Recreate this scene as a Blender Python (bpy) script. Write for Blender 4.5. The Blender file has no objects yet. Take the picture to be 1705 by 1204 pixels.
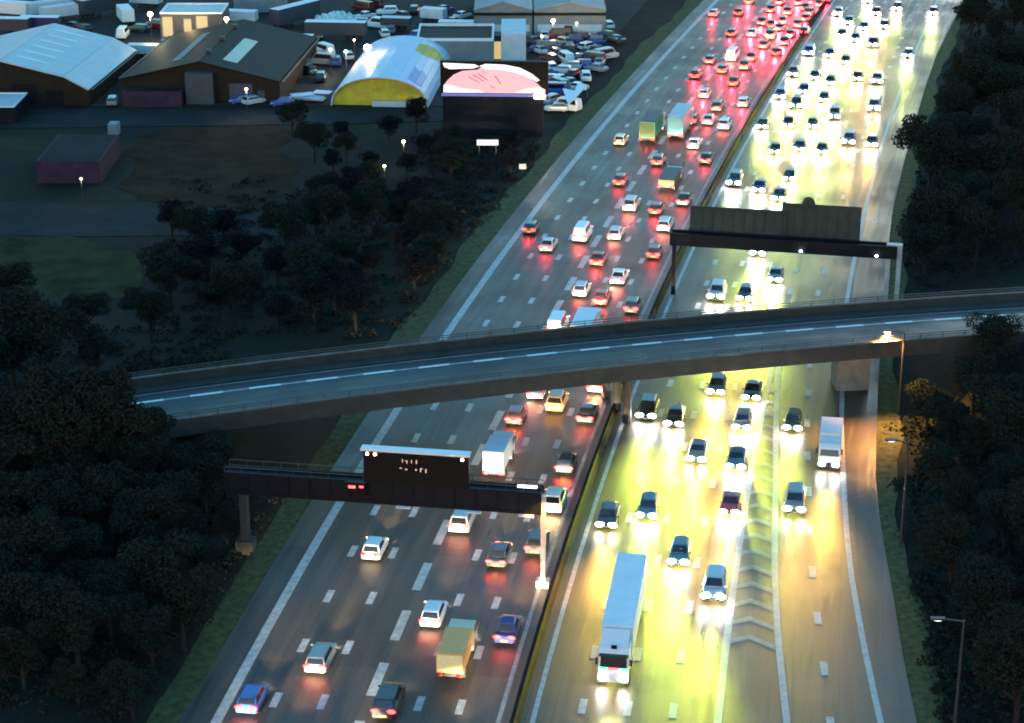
import bpy, math, random
from mathutils import Vector, Matrix
random.seed(7)
R = math.radians
S = bpy.context.scene
COL = S.collection

# ------------------------------------------------------------------ camera
FPX, PITCH, CAMH, CX, CY = 3372.0, R(20.8), 82.0, 852.5, 602.0
cam_d = bpy.data.cameras.new('camera'); cam = bpy.data.objects.new('camera', cam_d); COL.objects.link(cam)
cam.location = (0, 0, CAMH); cam.rotation_euler = (R(90) - PITCH, 0, 0)
cam_d.sensor_width = 36; cam_d.lens = 36 * FPX / 1705.0
cam_d.clip_start = 1; cam_d.clip_end = 8000
S.camera = cam
# ------------------------------------------------------------------ dusk sky, weak sun, exposure
W = bpy.data.worlds.new('World'); S.world = W; W.use_nodes = True
nt = W.node_tree; nt.nodes.clear()
sky = nt.nodes.new('ShaderNodeTexSky'); sky.sky_type = 'NISHITA'; sky.sun_disc = False
SUN_EL, SUN_ROT = R(2.0), R(200)
sky.sun_elevation = SUN_EL; sky.sun_rotation = SUN_ROT; sky.altitude = 100
sky.air_density = 1.6; sky.dust_density = 0.6; sky.ozone_density = 5.0
bg = nt.nodes.new('ShaderNodeBackground'); bg.inputs['Strength'].default_value = 0.15
wo = nt.nodes.new('ShaderNodeOutputWorld')
tint = nt.nodes.new('ShaderNodeVectorMath'); tint.operation = 'MULTIPLY'; tint.inputs[1].default_value = (1.0, 1.03, .72)
nt.links.new(sky.outputs[0], tint.inputs[0]); nt.links.new(tint.outputs[0], bg.inputs[0]); nt.links.new(bg.outputs[0], wo.inputs[0])
sun_d = bpy.data.lights.new('sun', 'SUN'); sun_d.energy = 0.02; sun_d.angle = R(20); sun_d.color = (1, .9, .8)
sun = bpy.data.objects.new('sun', sun_d); COL.objects.link(sun)
sun.rotation_euler = (R(90) - max(SUN_EL, R(12)), 0, math.pi - SUN_ROT + math.pi); sun.location = (0, -50, 200)
S.view_settings.view_transform = 'Standard'; S.view_settings.look = 'None'
S.view_settings.exposure = 4.0; S.view_settings.gamma = 1
S.render.engine = 'CYCLES'
S.cycles.use_denoising = True
S.cycles.filter_width = 1.9
S.cycles.max_bounces = 5; S.cycles.diffuse_bounces = 2; S.cycles.glossy_bounces = 3
S.cycles.sample_clamp_indirect = 4.0
S.cycles.use_light_tree = True
HEAD_W, TAIL_W, HEAD_AWAY_W = 1100.0, 3.0, 800.0     # lamp powers

# ------------------------------------------------------------------ geometry helpers
def at(x, y, z=0.0):
    """world point at height z seen at photo pixel x, y"""
    u = (x - CX) / FPX; v = (y - CY) / FPX
    dy = math.cos(PITCH) - v * math.sin(PITCH); dz = -math.sin(PITCH) - v * math.cos(PITCH)
    t = (z - CAMH) / dz
    return Vector((u * t, dy * t, z))
def zfor(y, Y):
    v = (y - CY) / FPX
    return CAMH + Y * (-math.sin(PITCH) - v * math.cos(PITCH)) / (math.cos(PITCH) - v * math.sin(PITCH))
PC = (-3.54524339e-07, 5.29721437e-04, 1.72171840e-02, -34.3646019)
def base_x(Y):
    a = min(max(Y, 120), 450)
    x = ((PC[0] * a + PC[1]) * a + PC[2]) * a + PC[3]
    return x + base_s(a) * (Y - a)
def base_s(Y):
    a = min(max(Y, 120), 450)
    return (3 * PC[0] * a + 2 * PC[1]) * a + PC[2]
def rp(o, Y, z=0.0):
    s = base_s(Y); n = math.sqrt(1 + s * s)
    return Vector((base_x(Y) + o / n, Y - o * s / n, z))
def road_of(p):
    Y = p.y
    for _ in range(6):
        s = base_s(Y); n = math.sqrt(1 + s * s)
        o = (p.x - base_x(Y)) * n if False else ((p.x - base_x(Y)) / n * 1.0 - (p.y - Y) * s / n)
        Y = p.y + o * s / n
    return o, Y
def tangent(Y):
    s = base_s(Y); n = math.sqrt(1 + s * s); return Vector((s / n, 1 / n, 0))
def lerp(a, b, t): return a + (b - a) * t
def interp(tab, x):
    if x <= tab[0][0]: return tab[0][1]
    for (x0, y0), (x1, y1) in zip(tab, tab[1:]):
        if x <= x1: return lerp(y0, y1, (x - x0) / (x1 - x0))
    return tab[-1][1]
def sstep(a, b, x):
    t = min(max((x - a) / (b - a), 0), 1); return t * t * (3 - 2 * t)

class MB:
    def __init__(s): s.v = []; s.f = []; s.m = []; s.uv = []
    def add(s, vs, fs, mi=0, M=None):
        o = len(s.v)
        for p in vs:
            p = Vector(p); s.v.append(M @ p if M is not None else p)
        for f in fs: s.f.append([i + o for i in f]); s.m.append(mi)
        return s
    def box(s, c, d, mi=0, rz=0, M=None):
        x, y, z = d[0] / 2, d[1] / 2, d[2] / 2
        T = Matrix.Translation(c) @ Matrix.Rotation(rz, 4, 'Z')
        if M is not None: T = M @ T
        return s.add([(-x, -y, -z), (x, -y, -z), (x, y, -z), (-x, y, -z), (-x, -y, z), (x, -y, z), (x, y, z), (-x, y, z)],
                     [(0, 3, 2, 1), (4, 5, 6, 7), (0, 1, 5, 4), (1, 2, 6, 5), (2, 3, 7, 6), (3, 0, 4, 7)], mi, T)
    def loft(s, rings, mi=0, cap=True, M=None, close=True):
        n = len(rings[0]); vs = [p for r in rings for p in r]; fs = []
        for i in range(len(rings) - 1):
            for j in range(n if close else n - 1):
                a = i * n + j; b = i * n + (j + 1) % n
                fs.append((a, b, b + n, a + n))
        if cap: fs.append(tuple(range(n - 1, -1, -1))); fs.append(tuple(range((len(rings) - 1) * n, len(rings) * n)))
        return s.add(vs, fs, mi, M)
    def tube(s, p0, p1, r0, r1=None, n=8, mi=0, M=None):
        p0 = Vector(p0); p1 = Vector(p1); r1 = r0 if r1 is None else r1
        d = (p1 - p0).normalized(); a = d.orthogonal().normalized(); b = d.cross(a)
        rg = [[p + (a * math.cos(t) + b * math.sin(t)) * r for t in [2 * math.pi * k / n for k in range(n)]] for p, r in ((p0, r0), (p1, r1))]
        return s.loft(rg, mi, True, M)
    def ell(s, c, rx, ry, rz, n=10, m=6, mi=0, M=None):
        vs = []; fs = []
        for i in range(m + 1):
            th = math.pi * i / m
            for j in range(n):
                ph = 2 * math.pi * j / n
                vs.append((c[0] + rx * math.sin(th) * math.cos(ph), c[1] + ry * math.sin(th) * math.sin(ph), c[2] + rz * math.cos(th)))
        for i in range(m):
            for j in range(n):
                a = i * n + j; b = i * n + (j + 1) % n
                fs.append((a, a + n, b + n, b))
        return s.add(vs, fs, mi, M)
    def poly(s, pts, h, mi=0, M=None):
        """flat outline pts (3-D, planar) extruded by the vector h"""
        h = Vector(h); p = [Vector(q) for q in pts]
        return s.loft([p, [q + h for q in p]], mi, True, M)
    def strip(s, oa, ob, Ys, z=0.0, nx=1, mi=0):
        n = nx + 1; o = len(s.v)
        for Y in Ys:
            a = oa(Y) if callable(oa) else oa; b = ob(Y) if callable(ob) else ob
            for k in range(n): s.v.append(rp(lerp(a, b, k / nx), Y, z)); 
        for i in range(len(Ys) - 1):
            for k in range(nx):
                q = o + i * n + k; s.f.append([q, q + 1, q + 1 + n, q + n]); s.m.append(mi)
        return s
    def build(s, name, mats, parent=None, smooth=False, mesh_only=False):
        me = bpy.data.meshes.new(name)
        me.from_pydata([tuple(p) for p in s.v], [], s.f)
        for mt in (mats if isinstance(mats, (list, tuple)) else [mats]): me.materials.append(mt)
        me.polygons.foreach_set('material_index', s.m)
        if smooth: me.polygons.foreach_set('use_smooth', [True] * len(s.f))
        me.update()
        if mesh_only: return me
        return link(name, me, parent)
def link(name, me, parent=None):
    o = bpy.data.objects.new(name, me); COL.objects.link(o)
    if parent: o.parent = parent
    return o
def road_uv(o):
    me = o.data; uv = me.uv_layers.new(name='UVMap')
    cache = [road_of(v.co) for v in me.vertices]
    for l in me.loops: uv.data[l.index].uv = cache[l.vertex_index]
def tag(o, label=None, cat=None, group=None, kind=None):
    if label: o['label'] = label
    if cat: o['category'] = cat
    if group: o['group'] = group
    if kind: o['kind'] = kind
    return o
def thing(name, label, cat, loc=(0, 0, 0), rz=0, group=None):
    o = bpy.data.objects.new(name, None); COL.objects.link(o); o.empty_display_size = .3
    o.location = loc; o.rotation_euler = (0, 0, rz)
    return tag(o, label, cat, group)
def dup(o, parent=None):
    c = o.copy(); COL.objects.link(c)
    if parent: c.parent = parent
    for ch in list(o.children): dup(ch, c)
    return c

# ------------------------------------------------------------------ materials
def mat(name, col, rough=.6, metal=0, spec=.5, var=0, scale=4, bump=0, coat=0):
    m = bpy.data.materials.new(name); m.use_nodes = True; n = m.node_tree; b = n.nodes['Principled BSDF']
    b.inputs['Base Color'].default_value = (*col, 1); b.inputs['Roughness'].default_value = rough
    b.inputs['Metallic'].default_value = metal; b.inputs['Specular IOR Level'].default_value = spec
    b.inputs['Coat Weight'].default_value = coat
    if var or bump:
        tc = n.nodes.new('ShaderNodeTexCoord'); nz = n.nodes.new('ShaderNodeTexNoise')
        nz.inputs['Scale'].default_value = scale; nz.inputs['Detail'].default_value = 6; nz.inputs['Roughness'].default_value = .65
        n.links.new(tc.outputs['Object'], nz.inputs['Vector'])
        if var:
            cr = n.nodes.new('ShaderNodeMapRange'); cr.inputs['From Min'].default_value = .3; cr.inputs['From Max'].default_value = .7
            cr.inputs['To Min'].default_value = 1 - var; cr.inputs['To Max'].default_value = 1 + var
            mx = n.nodes.new('ShaderNodeVectorMath'); mx.operation = 'SCALE'; mx.inputs[0].default_value = col
            n.links.new(nz.outputs[0], cr.inputs[0]); n.links.new(cr.outputs[0], mx.inputs['Scale'])
            n.links.new(mx.outputs[0], b.inputs['Base Color'])
        if bump:
            bp = n.nodes.new('ShaderNodeBump'); bp.inputs['Strength'].default_value = bump; bp.inputs['Distance'].default_value = .1
            n.links.new(nz.outputs[0], bp.inputs['Height']); n.links.new(bp.outputs[0], b.inputs['Normal'])
    return m
def emit(name, col, st, sample=False, base=(.1, .1, .1)):
    m = bpy.data.materials.new(name); m.use_nodes = True; b = m.node_tree.nodes['Principled BSDF']
    b.inputs['Base Color'].default_value = (*base, 1)
    b.inputs['Emission Color'].default_value = (*col, 1); b.inputs['Emission Strength'].default_value = st
    m.cycles.emission_sampling = 'FRONT' if sample else 'NONE'
    return m
def noise(n, vec, scale, detail=5, rough=.6):
    z = n.nodes.new('ShaderNodeTexNoise'); z.inputs['Scale'].default_value = scale; z.inputs['Detail'].default_value = detail
    z.inputs['Roughness'].default_value = rough; n.links.new(vec, z.inputs['Vector']); return z.outputs[0]
def mrange(n, v, a, b, c, d):
    r = n.nodes.new('ShaderNodeMapRange'); n.links.new(v, r.inputs[0])
    for i, q in zip((1, 2, 3, 4), (a, b, c, d)): r.inputs[i].default_value = q
    return r.outputs[0]
def math_(n, op, a, b):
    r = n.nodes.new('ShaderNodeMath'); r.operation = op
    for i, q in enumerate((a, b)):
        if isinstance(q, (int, float)): r.inputs[i].default_value = q
        else: n.links.new(q, r.inputs[i])
    return r.outputs[0]
def ramp(n, v, stops):
    r = n.nodes.new('ShaderNodeValToRGB'); n.links.new(v, r.inputs[0]); e = r.color_ramp.elements
    while len(e) < len(stops): e.new(.5)
    for k, (p, c) in zip(e, stops): k.position = p; k.color = (*c, 1)
    return r.outputs[0]

def asphalt(name, col, rough):
    """wet worn tarmac: wheel tracks and streaks run along the road (UV = offset, station in metres)"""
    m = bpy.data.materials.new(name); m.use_nodes = True; n = m.node_tree; b = n.nodes['Principled BSDF']
    uv = n.nodes.new('ShaderNodeUVMap'); sp = n.nodes.new('ShaderNodeSeparateXYZ'); n.links.new(uv.outputs[0], sp.inputs[0])
    cb = n.nodes.new('ShaderNodeCombineXYZ'); n.links.new(sp.outputs[0], cb.inputs[0])
    n.links.new(math_(n, 'MULTIPLY', sp.outputs[1], .035), cb.inputs[1])
    streak = noise(n, cb.outputs[0], 1.6, 5, .7)
    patch = noise(n, uv.outputs[0], .09, 4, .6)
    fine = noise(n, uv.outputs[0], 5.0, 6, .7)
    tr = n.nodes.new('ShaderNodeMath'); tr.operation = 'SINE'; n.links.new(math_(n, 'MULTIPLY', sp.outputs[0], 2 * math.pi * 2 / 3.65), tr.inputs[0])
    fl = n.nodes.new('ShaderNodeCombineXYZ')
    n.links.new(math_(n, 'FLOOR', math_(n, 'MULTIPLY', sp.outputs[0], 1 / 3.68), 0), fl.inputs[0]); n.links.new(math_(n, 'FLOOR', math_(n, 'MULTIPLY', sp.outputs[1], 1 / 21.0), 0), fl.inputs[1])
    wn = n.nodes.new('ShaderNodeTexWhiteNoise'); wn.noise_dimensions = '2D'; n.links.new(fl.outputs[0], wn.inputs['Vector'])
    jn = math_(n, 'ABSOLUTE', math_(n, 'SUBTRACT', math_(n, 'FRACT', math_(n, 'MULTIPLY', sp.outputs[0], 1 / 3.68), 0), .5), 0)
    seam = mrange(n, jn, .485, .5, 0, -.35)
    s = math_(n, 'ADD', math_(n, 'MULTIPLY', streak, 1.5), math_(n, 'MULTIPLY', patch, .7))
    s = math_(n, 'ADD', s, math_(n, 'ADD', math_(n, 'MULTIPLY', fine, 1.1), -.3))
    s = math_(n, 'ADD', s, math_(n, 'MULTIPLY', tr.outputs[0], .06))
    s = math_(n, 'ADD', s, math_(n, 'ADD', seam, mrange(n, wn.outputs[0], 0, 1, -.14, .14)))
    k = mrange(n, s, .95, 1.75, .42, 1.6)
    v = n.nodes.new('ShaderNodeVectorMath'); v.operation = 'SCALE'; v.inputs[0].default_value = col; n.links.new(k, v.inputs['Scale'])
    n.links.new(v.outputs[0], b.inputs['Base Color'])
    n.links.new(mrange(n, math_(n, 'ADD', streak, patch), .72, 1.28, rough - .19, rough + .2), b.inputs['Roughness'])
    b.inputs['Specular IOR Level'].default_value = .36
    bp = n.nodes.new('ShaderNodeBump'); bp.inputs['Strength'].default_value = .5; bp.inputs['Distance'].default_value = .02
    n.links.new(fine, bp.inputs['Height']); n.links.new(bp.outputs[0], b.inputs['Normal'])
    return m
M = {}
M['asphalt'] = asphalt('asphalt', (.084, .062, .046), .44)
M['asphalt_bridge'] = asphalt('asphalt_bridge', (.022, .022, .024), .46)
M['paint_line'] = mat('paint_line', (.42, .42, .40), .5, var=.35, scale=1.5)
M['paint_line_worn'] = mat('paint_line_worn', (.24, .24, .23), .5, var=.4, scale=1.2)
M['concrete'] = mat('concrete', (.24, .23, .21), .7, var=.3, scale=.8, bump=.3)
M['concrete_dark'] = mat('concrete_dark', (.036, .032, .028), .75, var=.4, scale=.6, bump=.3)
M['coping'] = mat('coping', (.10, .095, .085), .75, var=.4, scale=.5)
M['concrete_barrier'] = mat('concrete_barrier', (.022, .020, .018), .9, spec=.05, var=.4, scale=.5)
M['steel'] = mat('steel', (.07, .07, .07), .5, .6, var=.2)
M['gantry'] = mat('gantry', (.003, .005, .010), .6, .0, .2, var=.3, scale=1)
M['gantry_post'] = mat('gantry_post', (.5, .48, .45), .5, .2, var=.2, scale=1)
M['sign_back'] = mat('sign_back', (.030, .048, .046), .55, .0, .3, var=.25, scale=.7)
M['sign_black'] = mat('sign_black', (.004, .004, .005), .5, 0, .15, var=.3)
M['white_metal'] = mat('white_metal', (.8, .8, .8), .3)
M['glass'] = mat('glass', (.012, .014, .018), .06, spec=.8)
M['tyre'] = mat('tyre', (.02, .02, .02), .8)
M['rim'] = mat('rim', (.3, .3, .32), .35, .8)
M['trim'] = mat('trim', (.03, .03, .032), .5)
M['plate_yellow'] = mat('plate_yellow', (.75, .55, .06), .4)
M['plate_white'] = mat('plate_white', (.75, .75, .72), .4)
M['head_lens'] = emit('head_lens', (1, .96, .86), 13)
M['head_lens_warm'] = emit('head_lens_warm', (1, .86, .6), 9)
M['tail_lens'] = emit('tail_lens', (1, .014, .014), 1.84, base=(.3, 0, 0))
M['tail_lens_amber'] = emit('tail_lens_amber', (1, .35, .06), 0.92, base=(.3, .1, 0))
M['tail_off'] = mat('tail_off', (.35, .01, .01), .2)
M['lamp_white'] = emit('lamp_white', (1, .95, .85), 2.76)
M['lamp_warm'] = emit('lamp_warm', (1, .75, .35), 2.76)
M['lamp_dim'] = emit('lamp_dim', (1, .97, .9), 0.215)
M['marker_green'] = emit('marker_green', (.03, 1, .25), .55)
M['marker_red'] = emit('marker_red', (1, .03, .03), .9)
M['amber_text'] = emit('amber_text', (1, .6, .45), 0.0551)
PAINTS = {'white': (.78, .78, .78), 'silver': (.48, .50, .52), 'grey': (.22, .225, .23), 'black': (.018, .018, .02), 'dark': (.035, .035, .04),
          'blue': (.03, .09, .36), 'dark blue': (.02, .035, .16), 'red': (.35, .02, .02), 'dark red': (.13, .012, .015), 'dark green': (.02, .06, .05),
          'teal': (.04, .12, .14), 'tan': (.36, .33, .30), 'cream': (.7, .62, .45), 'orange': (.62, .33, .10), 'brown': (.12, .07, .04)}
PM = {k: mat('paint ' + k, c, .28, .0, coat=.6) for k, c in PAINTS.items()}
M['box_white'] = mat('box_white', (.78, .79, .80), .45, var=.08, scale=.6)
M['box_pale'] = mat('box_pale', (.55, .60, .64), .5, var=.12, scale=.6)
M['box_blue'] = mat('box_blue', (.05, .22, .30), .45, var=.15)
M['box_green'] = mat('box_green', (.06, .42, .22), .45, var=.15)
M['box_olive'] = mat('box_olive', (.07, .13, .03), .45, var=.2)
M['box_dark'] = mat('box_dark', (.035, .04, .055), .5, var=.3)
M['box_navy'] = mat('box_navy', (.015, .02, .10), .5, var=.3)
M['box_orange'] = mat('box_orange', (.92, .42, .14), .5, var=.1)  # on the near box lorry this orange is warm light put into colour
M['box_lit_yellow'] = mat('box_lit_yellow', (.88, .72, .36), .5, var=.1)  # yellow of the rear door holds the light falling on it
M['bark'] = mat('bark', (.016, .013, .010), .9, var=.3, scale=3)

def leafmat(name, a, b, c):
    m = bpy.data.materials.new(name); m.use_nodes = True; n = m.node_tree; p = n.nodes['Principled BSDF']
    g = n.nodes.new('ShaderNodeNewGeometry'); oi = n.nodes.new('ShaderNodeObjectInfo')
    v = n.nodes.new('ShaderNodeVectorMath'); v.operation = 'ADD'; n.links.new(g.outputs['Position'], v.inputs[0]); n.links.new(oi.outputs['Random'], v.inputs[1])
    q = math_(n, 'ADD', math_(n, 'MULTIPLY', noise(n, v.outputs[0], .35, 3, .6), .6), math_(n, 'MULTIPLY', g.outputs['Random Per Island'], .4))
    n.links.new(ramp(n, q, [(.2, a), (.5, b), (.8, c)]), p.inputs['Base Color'])
    p.inputs['Roughness'].default_value = .9; p.inputs['Specular IOR Level'].default_value = .04
    return m
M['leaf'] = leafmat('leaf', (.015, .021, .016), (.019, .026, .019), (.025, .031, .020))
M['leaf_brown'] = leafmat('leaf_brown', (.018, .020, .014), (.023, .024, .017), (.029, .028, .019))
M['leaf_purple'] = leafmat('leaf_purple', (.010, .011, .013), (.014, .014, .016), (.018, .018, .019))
def groundmat():
    m = bpy.data.materials.new('rough grass'); m.use_nodes = True; n = m.node_tree; p = n.nodes['Principled BSDF']
    g = n.nodes.new('ShaderNodeNewGeometry'); P = g.outputs['Position']
    big = noise(n, P, .028, 3, .55); mid = noise(n, P, .22, 5, .65); fine = noise(n, P, 2.2, 6, .75)
    k = math_(n, 'ADD', math_(n, 'MULTIPLY', big, .8), math_(n, 'MULTIPLY', mid, .5))
    k = math_(n, 'ADD', k, math_(n, 'MULTIPLY', fine, .25))
    col = ramp(n, mrange(n, k, .45, 1.15, 0, 1), [(.15, (.010, .011, .012)), (.38, (.017, .018, .014)), (.55, (.015, .022, .015)), (.72, (.034, .036, .015)), (.9, (.034, .026, .016))])
    n.links.new(col, p.inputs['Base Color']); p.inputs['Roughness'].default_value = .9; p.inputs['Specular IOR Level'].default_value = .15
    bp = n.nodes.new('ShaderNodeBump'); bp.inputs['Strength'].default_value = .8; bp.inputs['Distance'].default_value = .4
    n.links.new(math_(n, 'ADD', fine, mid), bp.inputs['Height']); n.links.new(bp.outputs[0], p.inputs['Normal'])
    return m
M['ground'] = groundmat()
M['verge'] = mat('verge grass', (.075, .079, .032), .9, spec=.15, var=.6, scale=1.2, bump=.6)
M['lawn'] = mat('lawn grass', (.030, .032, .011), .9, spec=.08, var=.85, scale=.13, bump=.8)
M['yard'] = mat('yard tarmac', (.026, .025, .024), .85, spec=.2, var=.4, scale=.25)
M['track'] = mat('service road', (.020, .023, .025), .9, spec=.12, var=.35, scale=.2)
M['wall_brown'] = mat('wall_brown', (.026, .018, .012), .8, spec=.12, var=.25, scale=.8)
M['wall_grey'] = mat('wall_grey', (.20, .22, .235), .7, var=.2, scale=.4)
M['wall_slate'] = mat('wall_slate', (.05, .055, .07), .7, var=.2, scale=.5)
M['wall_dark'] = mat('wall_dark', (.012, .011, .015), .8, spec=.12, var=.35, scale=.5)
M['wall_maroon'] = mat('wall_maroon', (.05, .025, .045), .7, spec=.12, var=.35, scale=.5)
M['roof_pale'] = mat('roof_pale', (.50, .56, .58), .45, var=.10, scale=.25)
M['roof_light'] = mat('roof_light', (.80, .80, .78), .4)
M['roof_dark'] = mat('roof_dark', (.011, .013, .011), .6, spec=.12, var=.3, scale=.4)
M['roof_grey'] = mat('roof_grey', (.20, .24, .27), .5, var=.2, scale=.3)
M['rooflight'] = mat('rooflight', (.42, .46, .36), .35)
M['tent_blue'] = mat('tent_blue', (.55, .66, .78), .5, var=.06, scale=.3)
M['tent_mark'] = mat('tent_mark', (.10, .30, .60), .5, var=.3, scale=.8)
M['tent_yellow'] = mat('tent_yellow', (.62, .44, .03), .6, var=.25, scale=.5)
M['tarp'] = mat('tarp', (.50, .66, .66), .5, var=.25, scale=1)
M['screen_pink'] = emit('screen_pink', (1, .42, .46), .075, True)
M['screen_white'] = emit('screen_white', (1, .93, .92), 0.092, True)
M['screen_rose'] = emit('screen_rose', (.9, .36, .36), 0.0276, True)
M['screen_blue'] = emit('screen_blue', (.14, .17, .8), 0.043, True)
M['warm_bay'] = emit('warm_bay', (1, .72, .30), 0.043, True)

# ------------------------------------------------------------------ bridge axis
BR = [at(x, y, 7.3) for x, y in ((229, 672), (457, 641), (600, 623), (867, 594), (1076, 571), (1248, 556), (1313, 553), (1543, 534), (1703, 522))]
def _fit():
    import numpy as np
    c = np.polyfit([p.x for p in BR], [p.y for p in BR], 2); return [float(q) for q in c]
BC = _fit()
def by(X): return (BC[0] * X + BC[1]) * X + BC[2]
def bs(X): return 2 * BC[0] * X + BC[1]
def bpnt(X, o, z):
    s = bs(X); n = math.sqrt(1 + s * s); return Vector((X - o * s / n, by(X) + o / n, z))
B_NEAR, B_FAR, DECK = -7.9, 4.3, 7.3

# ------------------------------------------------------------------ terrain
def pe(Y): return interp([(140, 54.0), (155, 52.9), (166, 52.3), (181, 51.2), (192, 50.6), (248, 50.0), (285, 49.2), (392, 49.4), (449, 51.0)], Y)
def height(x, y):
    o, Y = road_of(Vector((x, y, 0)))
    h = -.12
    if o < -4: h += 2.4 * sstep(-4, -16, o) * (1 - sstep(200, 232, Y))
    if o > 56: h += 4.0 * sstep(56, 72, o)
    d = abs(y - by(x))
    if d < 40:
        e = 7.12 * (1 - sstep(8.5, 24, d)) * max(sstep(-9.5, -17, o), sstep(57, 64, o))
        h = max(h, e - .12)
    return h
def axis(a, b, dense0, dense1, step, big):
    v = []; x = a
    while x < b:
        v.append(x); x += step if dense0 <= x < dense1 else big
    v.append(b); return v
xs = axis(-1600, 1600, -150, 150, 2.0, 50); ys = axis(-250, 3400, 90, 470, 2.0, 60)
g = MB()
for yy in ys:
    for xx in xs: g.v.append(Vector((xx, yy, height(xx, yy) if (-160 < xx < 160 and 80 < yy < 480) else (-.12 if yy > 0 else -.12))))
nx = len(xs)
for j in range(len(ys) - 1):
    for i in range(nx - 1): g.f.append([j * nx + i, j * nx + i + 1, (j + 1) * nx + i + 1, (j + 1) * nx + i]); g.m.append(0)
tag(g.build('ground', M['ground'], smooth=True), kind='structure')

Yr = [60 + 4 * k for k in range(130)]
def rstrip(name, oa, ob, z, m, Ys=Yr, nx=1):
    o = MB().strip(oa, ob, Ys, z, nx).build(name, m); road_uv(o); return tag(o, kind='structure')
rstrip('verge', lambda Y: -6.0 + .5 * math.sin(Y * .11) + .25 * math.sin(Y * .43 + 1), lambda Y: -2.6, -.02, M['verge'], [60 + k for k in range(520)], nx=2)
rstrip('verge', lambda Y: pe(Y), lambda Y: pe(Y) + 2.3 + .5 * math.sin(Y * .13) + .2 * math.sin(Y * .47), -.02, M['verge'], [60 + k for k in range(520)], nx=2)
rstrip('carriageway', -2.8, 22.4, 0, M['asphalt'], nx=6)
rstrip('carriageway', 22.4, lambda Y: pe(Y) + .2, .004, M['asphalt'], nx=6)
# --- painted markings
def sr(Y): return interp([(140, 51.5), (146, 50.9), (158, 49.8), (170, 48.8), (180, 48.2), (206, 47.0), (246, 45.7), (328, 45.4), (520, 45.8)], Y)
def cl(Y): return 38.55
def cr(Y): return interp([(130, 44.8), (144, 43.8), (157, 42.8), (170, 42.0), (192, 41.0), (203, 40.3), (218, 39.5), (240, 38.6)], Y)
Yf = [120 + 2 * k for k in range(190)]
rstrip('edge_line', -.42, .42, .008, M['paint_line'], Yf)
rstrip('edge_line', 21.5, 21.85, .008, M['paint_line_worn'], Yf)
rstrip('edge_line', 24.1, 24.5, .012, M['paint_line'], Yf)
rstrip('edge_line', lambda Y: sr(Y) - .25, lambda Y: sr(Y) + .25, .012, M['paint_line'], Yf)
Yc = [120 + 2 * k for k in range(57)]
rstrip('gore_line', lambda Y: cl(Y) - .3, lambda Y: cl(Y) + .3, .012, M['paint_line'], Yc)
rstrip('gore_line', lambda Y: cr(Y) - .28, lambda Y: cr(Y) + .28, .012, M['paint_line'], Yc)
def dashes(name, off, L, wd, period, phase, z, m, y0=120, y1=480):
    b = MB(); k = math.ceil((y0 - phase) / period)
    s = phase + k * period
    while s < y1:
        f = off if callable(off) else (lambda Y: off)
        b.strip(lambda Y: f(Y) - wd / 2, lambda Y: f(Y) + wd / 2, [s - L / 2, s, s + L / 2], z); s += period
    o = b.build(name, m); road_uv(o); return tag(o, kind='structure')
# stations along Y: 9 m of road is a little less than 9 m of Y
def dashes_s(name, off, L, wd, period, y_at, z, m, y0=122, y1=470):
    st = [y_at]
    for sgn in (1, -1):
        y = y_at
        while y0 < y < y1:
            y += sgn * period / math.sqrt(1 + base_s(y) ** 2); st.append(y)
    b = MB(); f = off if callable(off) else (lambda Y: off)
    for y in st:
        h = L / 2 / math.sqrt(1 + base_s(y) ** 2)
        b.strip(lambda Y: f(Y) - wd / 2, lambda Y: f(Y) + wd / 2, [y - h, y, y + h], z)
    o = b.build(name, m); road_uv(o); return tag(o, kind='structure')
for o_, ya in ((3.75, at(553, 993).y), (7.5, at(620, 996).y), (15.1, at(764, 999).y), (18.4, at(826, 1004).y)):
    oo, YY = road_of(rp(o_, ya)); dashes_s('lane_marking', o_, 2.3, .62, 9.0, road_of(at({3.75: 553, 7.5: 620, 15.1: 764, 18.4: 826}[o_], {3.75: 993, 7.5: 996, 15.1: 999, 18.4: 1004}[o_]))[1], .008, M['paint_line'])
dashes_s('lane_marking', 11.05, 5.4, .8, 9.3, road_of(at(704, 960))[1], .008, M['paint_line'])
for o_ in (27.9, 31.45, 35.0):
    dashes_s('lane_marking', o_, 2.3, .6, 9.0, 151 + o_ * .05, .012, M['paint_line'])
dashes_s('lane_marking', 38.55, 2.3, .6, 9.0, 240, .012, M['paint_line'], 236, 470)
dashes_s('lane_marking', 42.0, 2.3, .6, 9.0, 240, .012, M['paint_line'], 236, 470)
def sdash(Y): return interp([(144, 47.2), (152, 46.7), (161, 46.0), (171, 45.3), (180, 44.8), (206, 43.4), (242, 42.0)], Y)
dashes_s('lane_marking', sdash, 2.3, .62, 9.0, road_of(at(1361, 1029))[1], .012, M['paint_line'], 122, 232)
# chevrons in the gore
ch = MB(); y = 155.0
while y < 238:
    a, c = cl(y) + .3, cr(y) - .28; w = c - a
    if w < .5: break
    t = .85; pts = []
    for k in range(6):
        u = k / 5; rise = .42 * w * (1 - abs(u - .4) / .6)
        pts.append((lerp(a, c, u), y + rise))
    o0 = len(ch.v)
    for (o_, Y_) in pts: ch.v.append(rp(o_, Y_, .012)); ch.v.append(rp(o_, Y_ + t, .012))
    for k in range(5): q = o0 + 2 * k; ch.f.append([q, q + 2, q + 3, q + 1]); ch.m.append(0)
    y += 3.45
o = ch.build('chevron_marking', M['paint_line_worn']); road_uv(o); tag(o, kind='structure')

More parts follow.
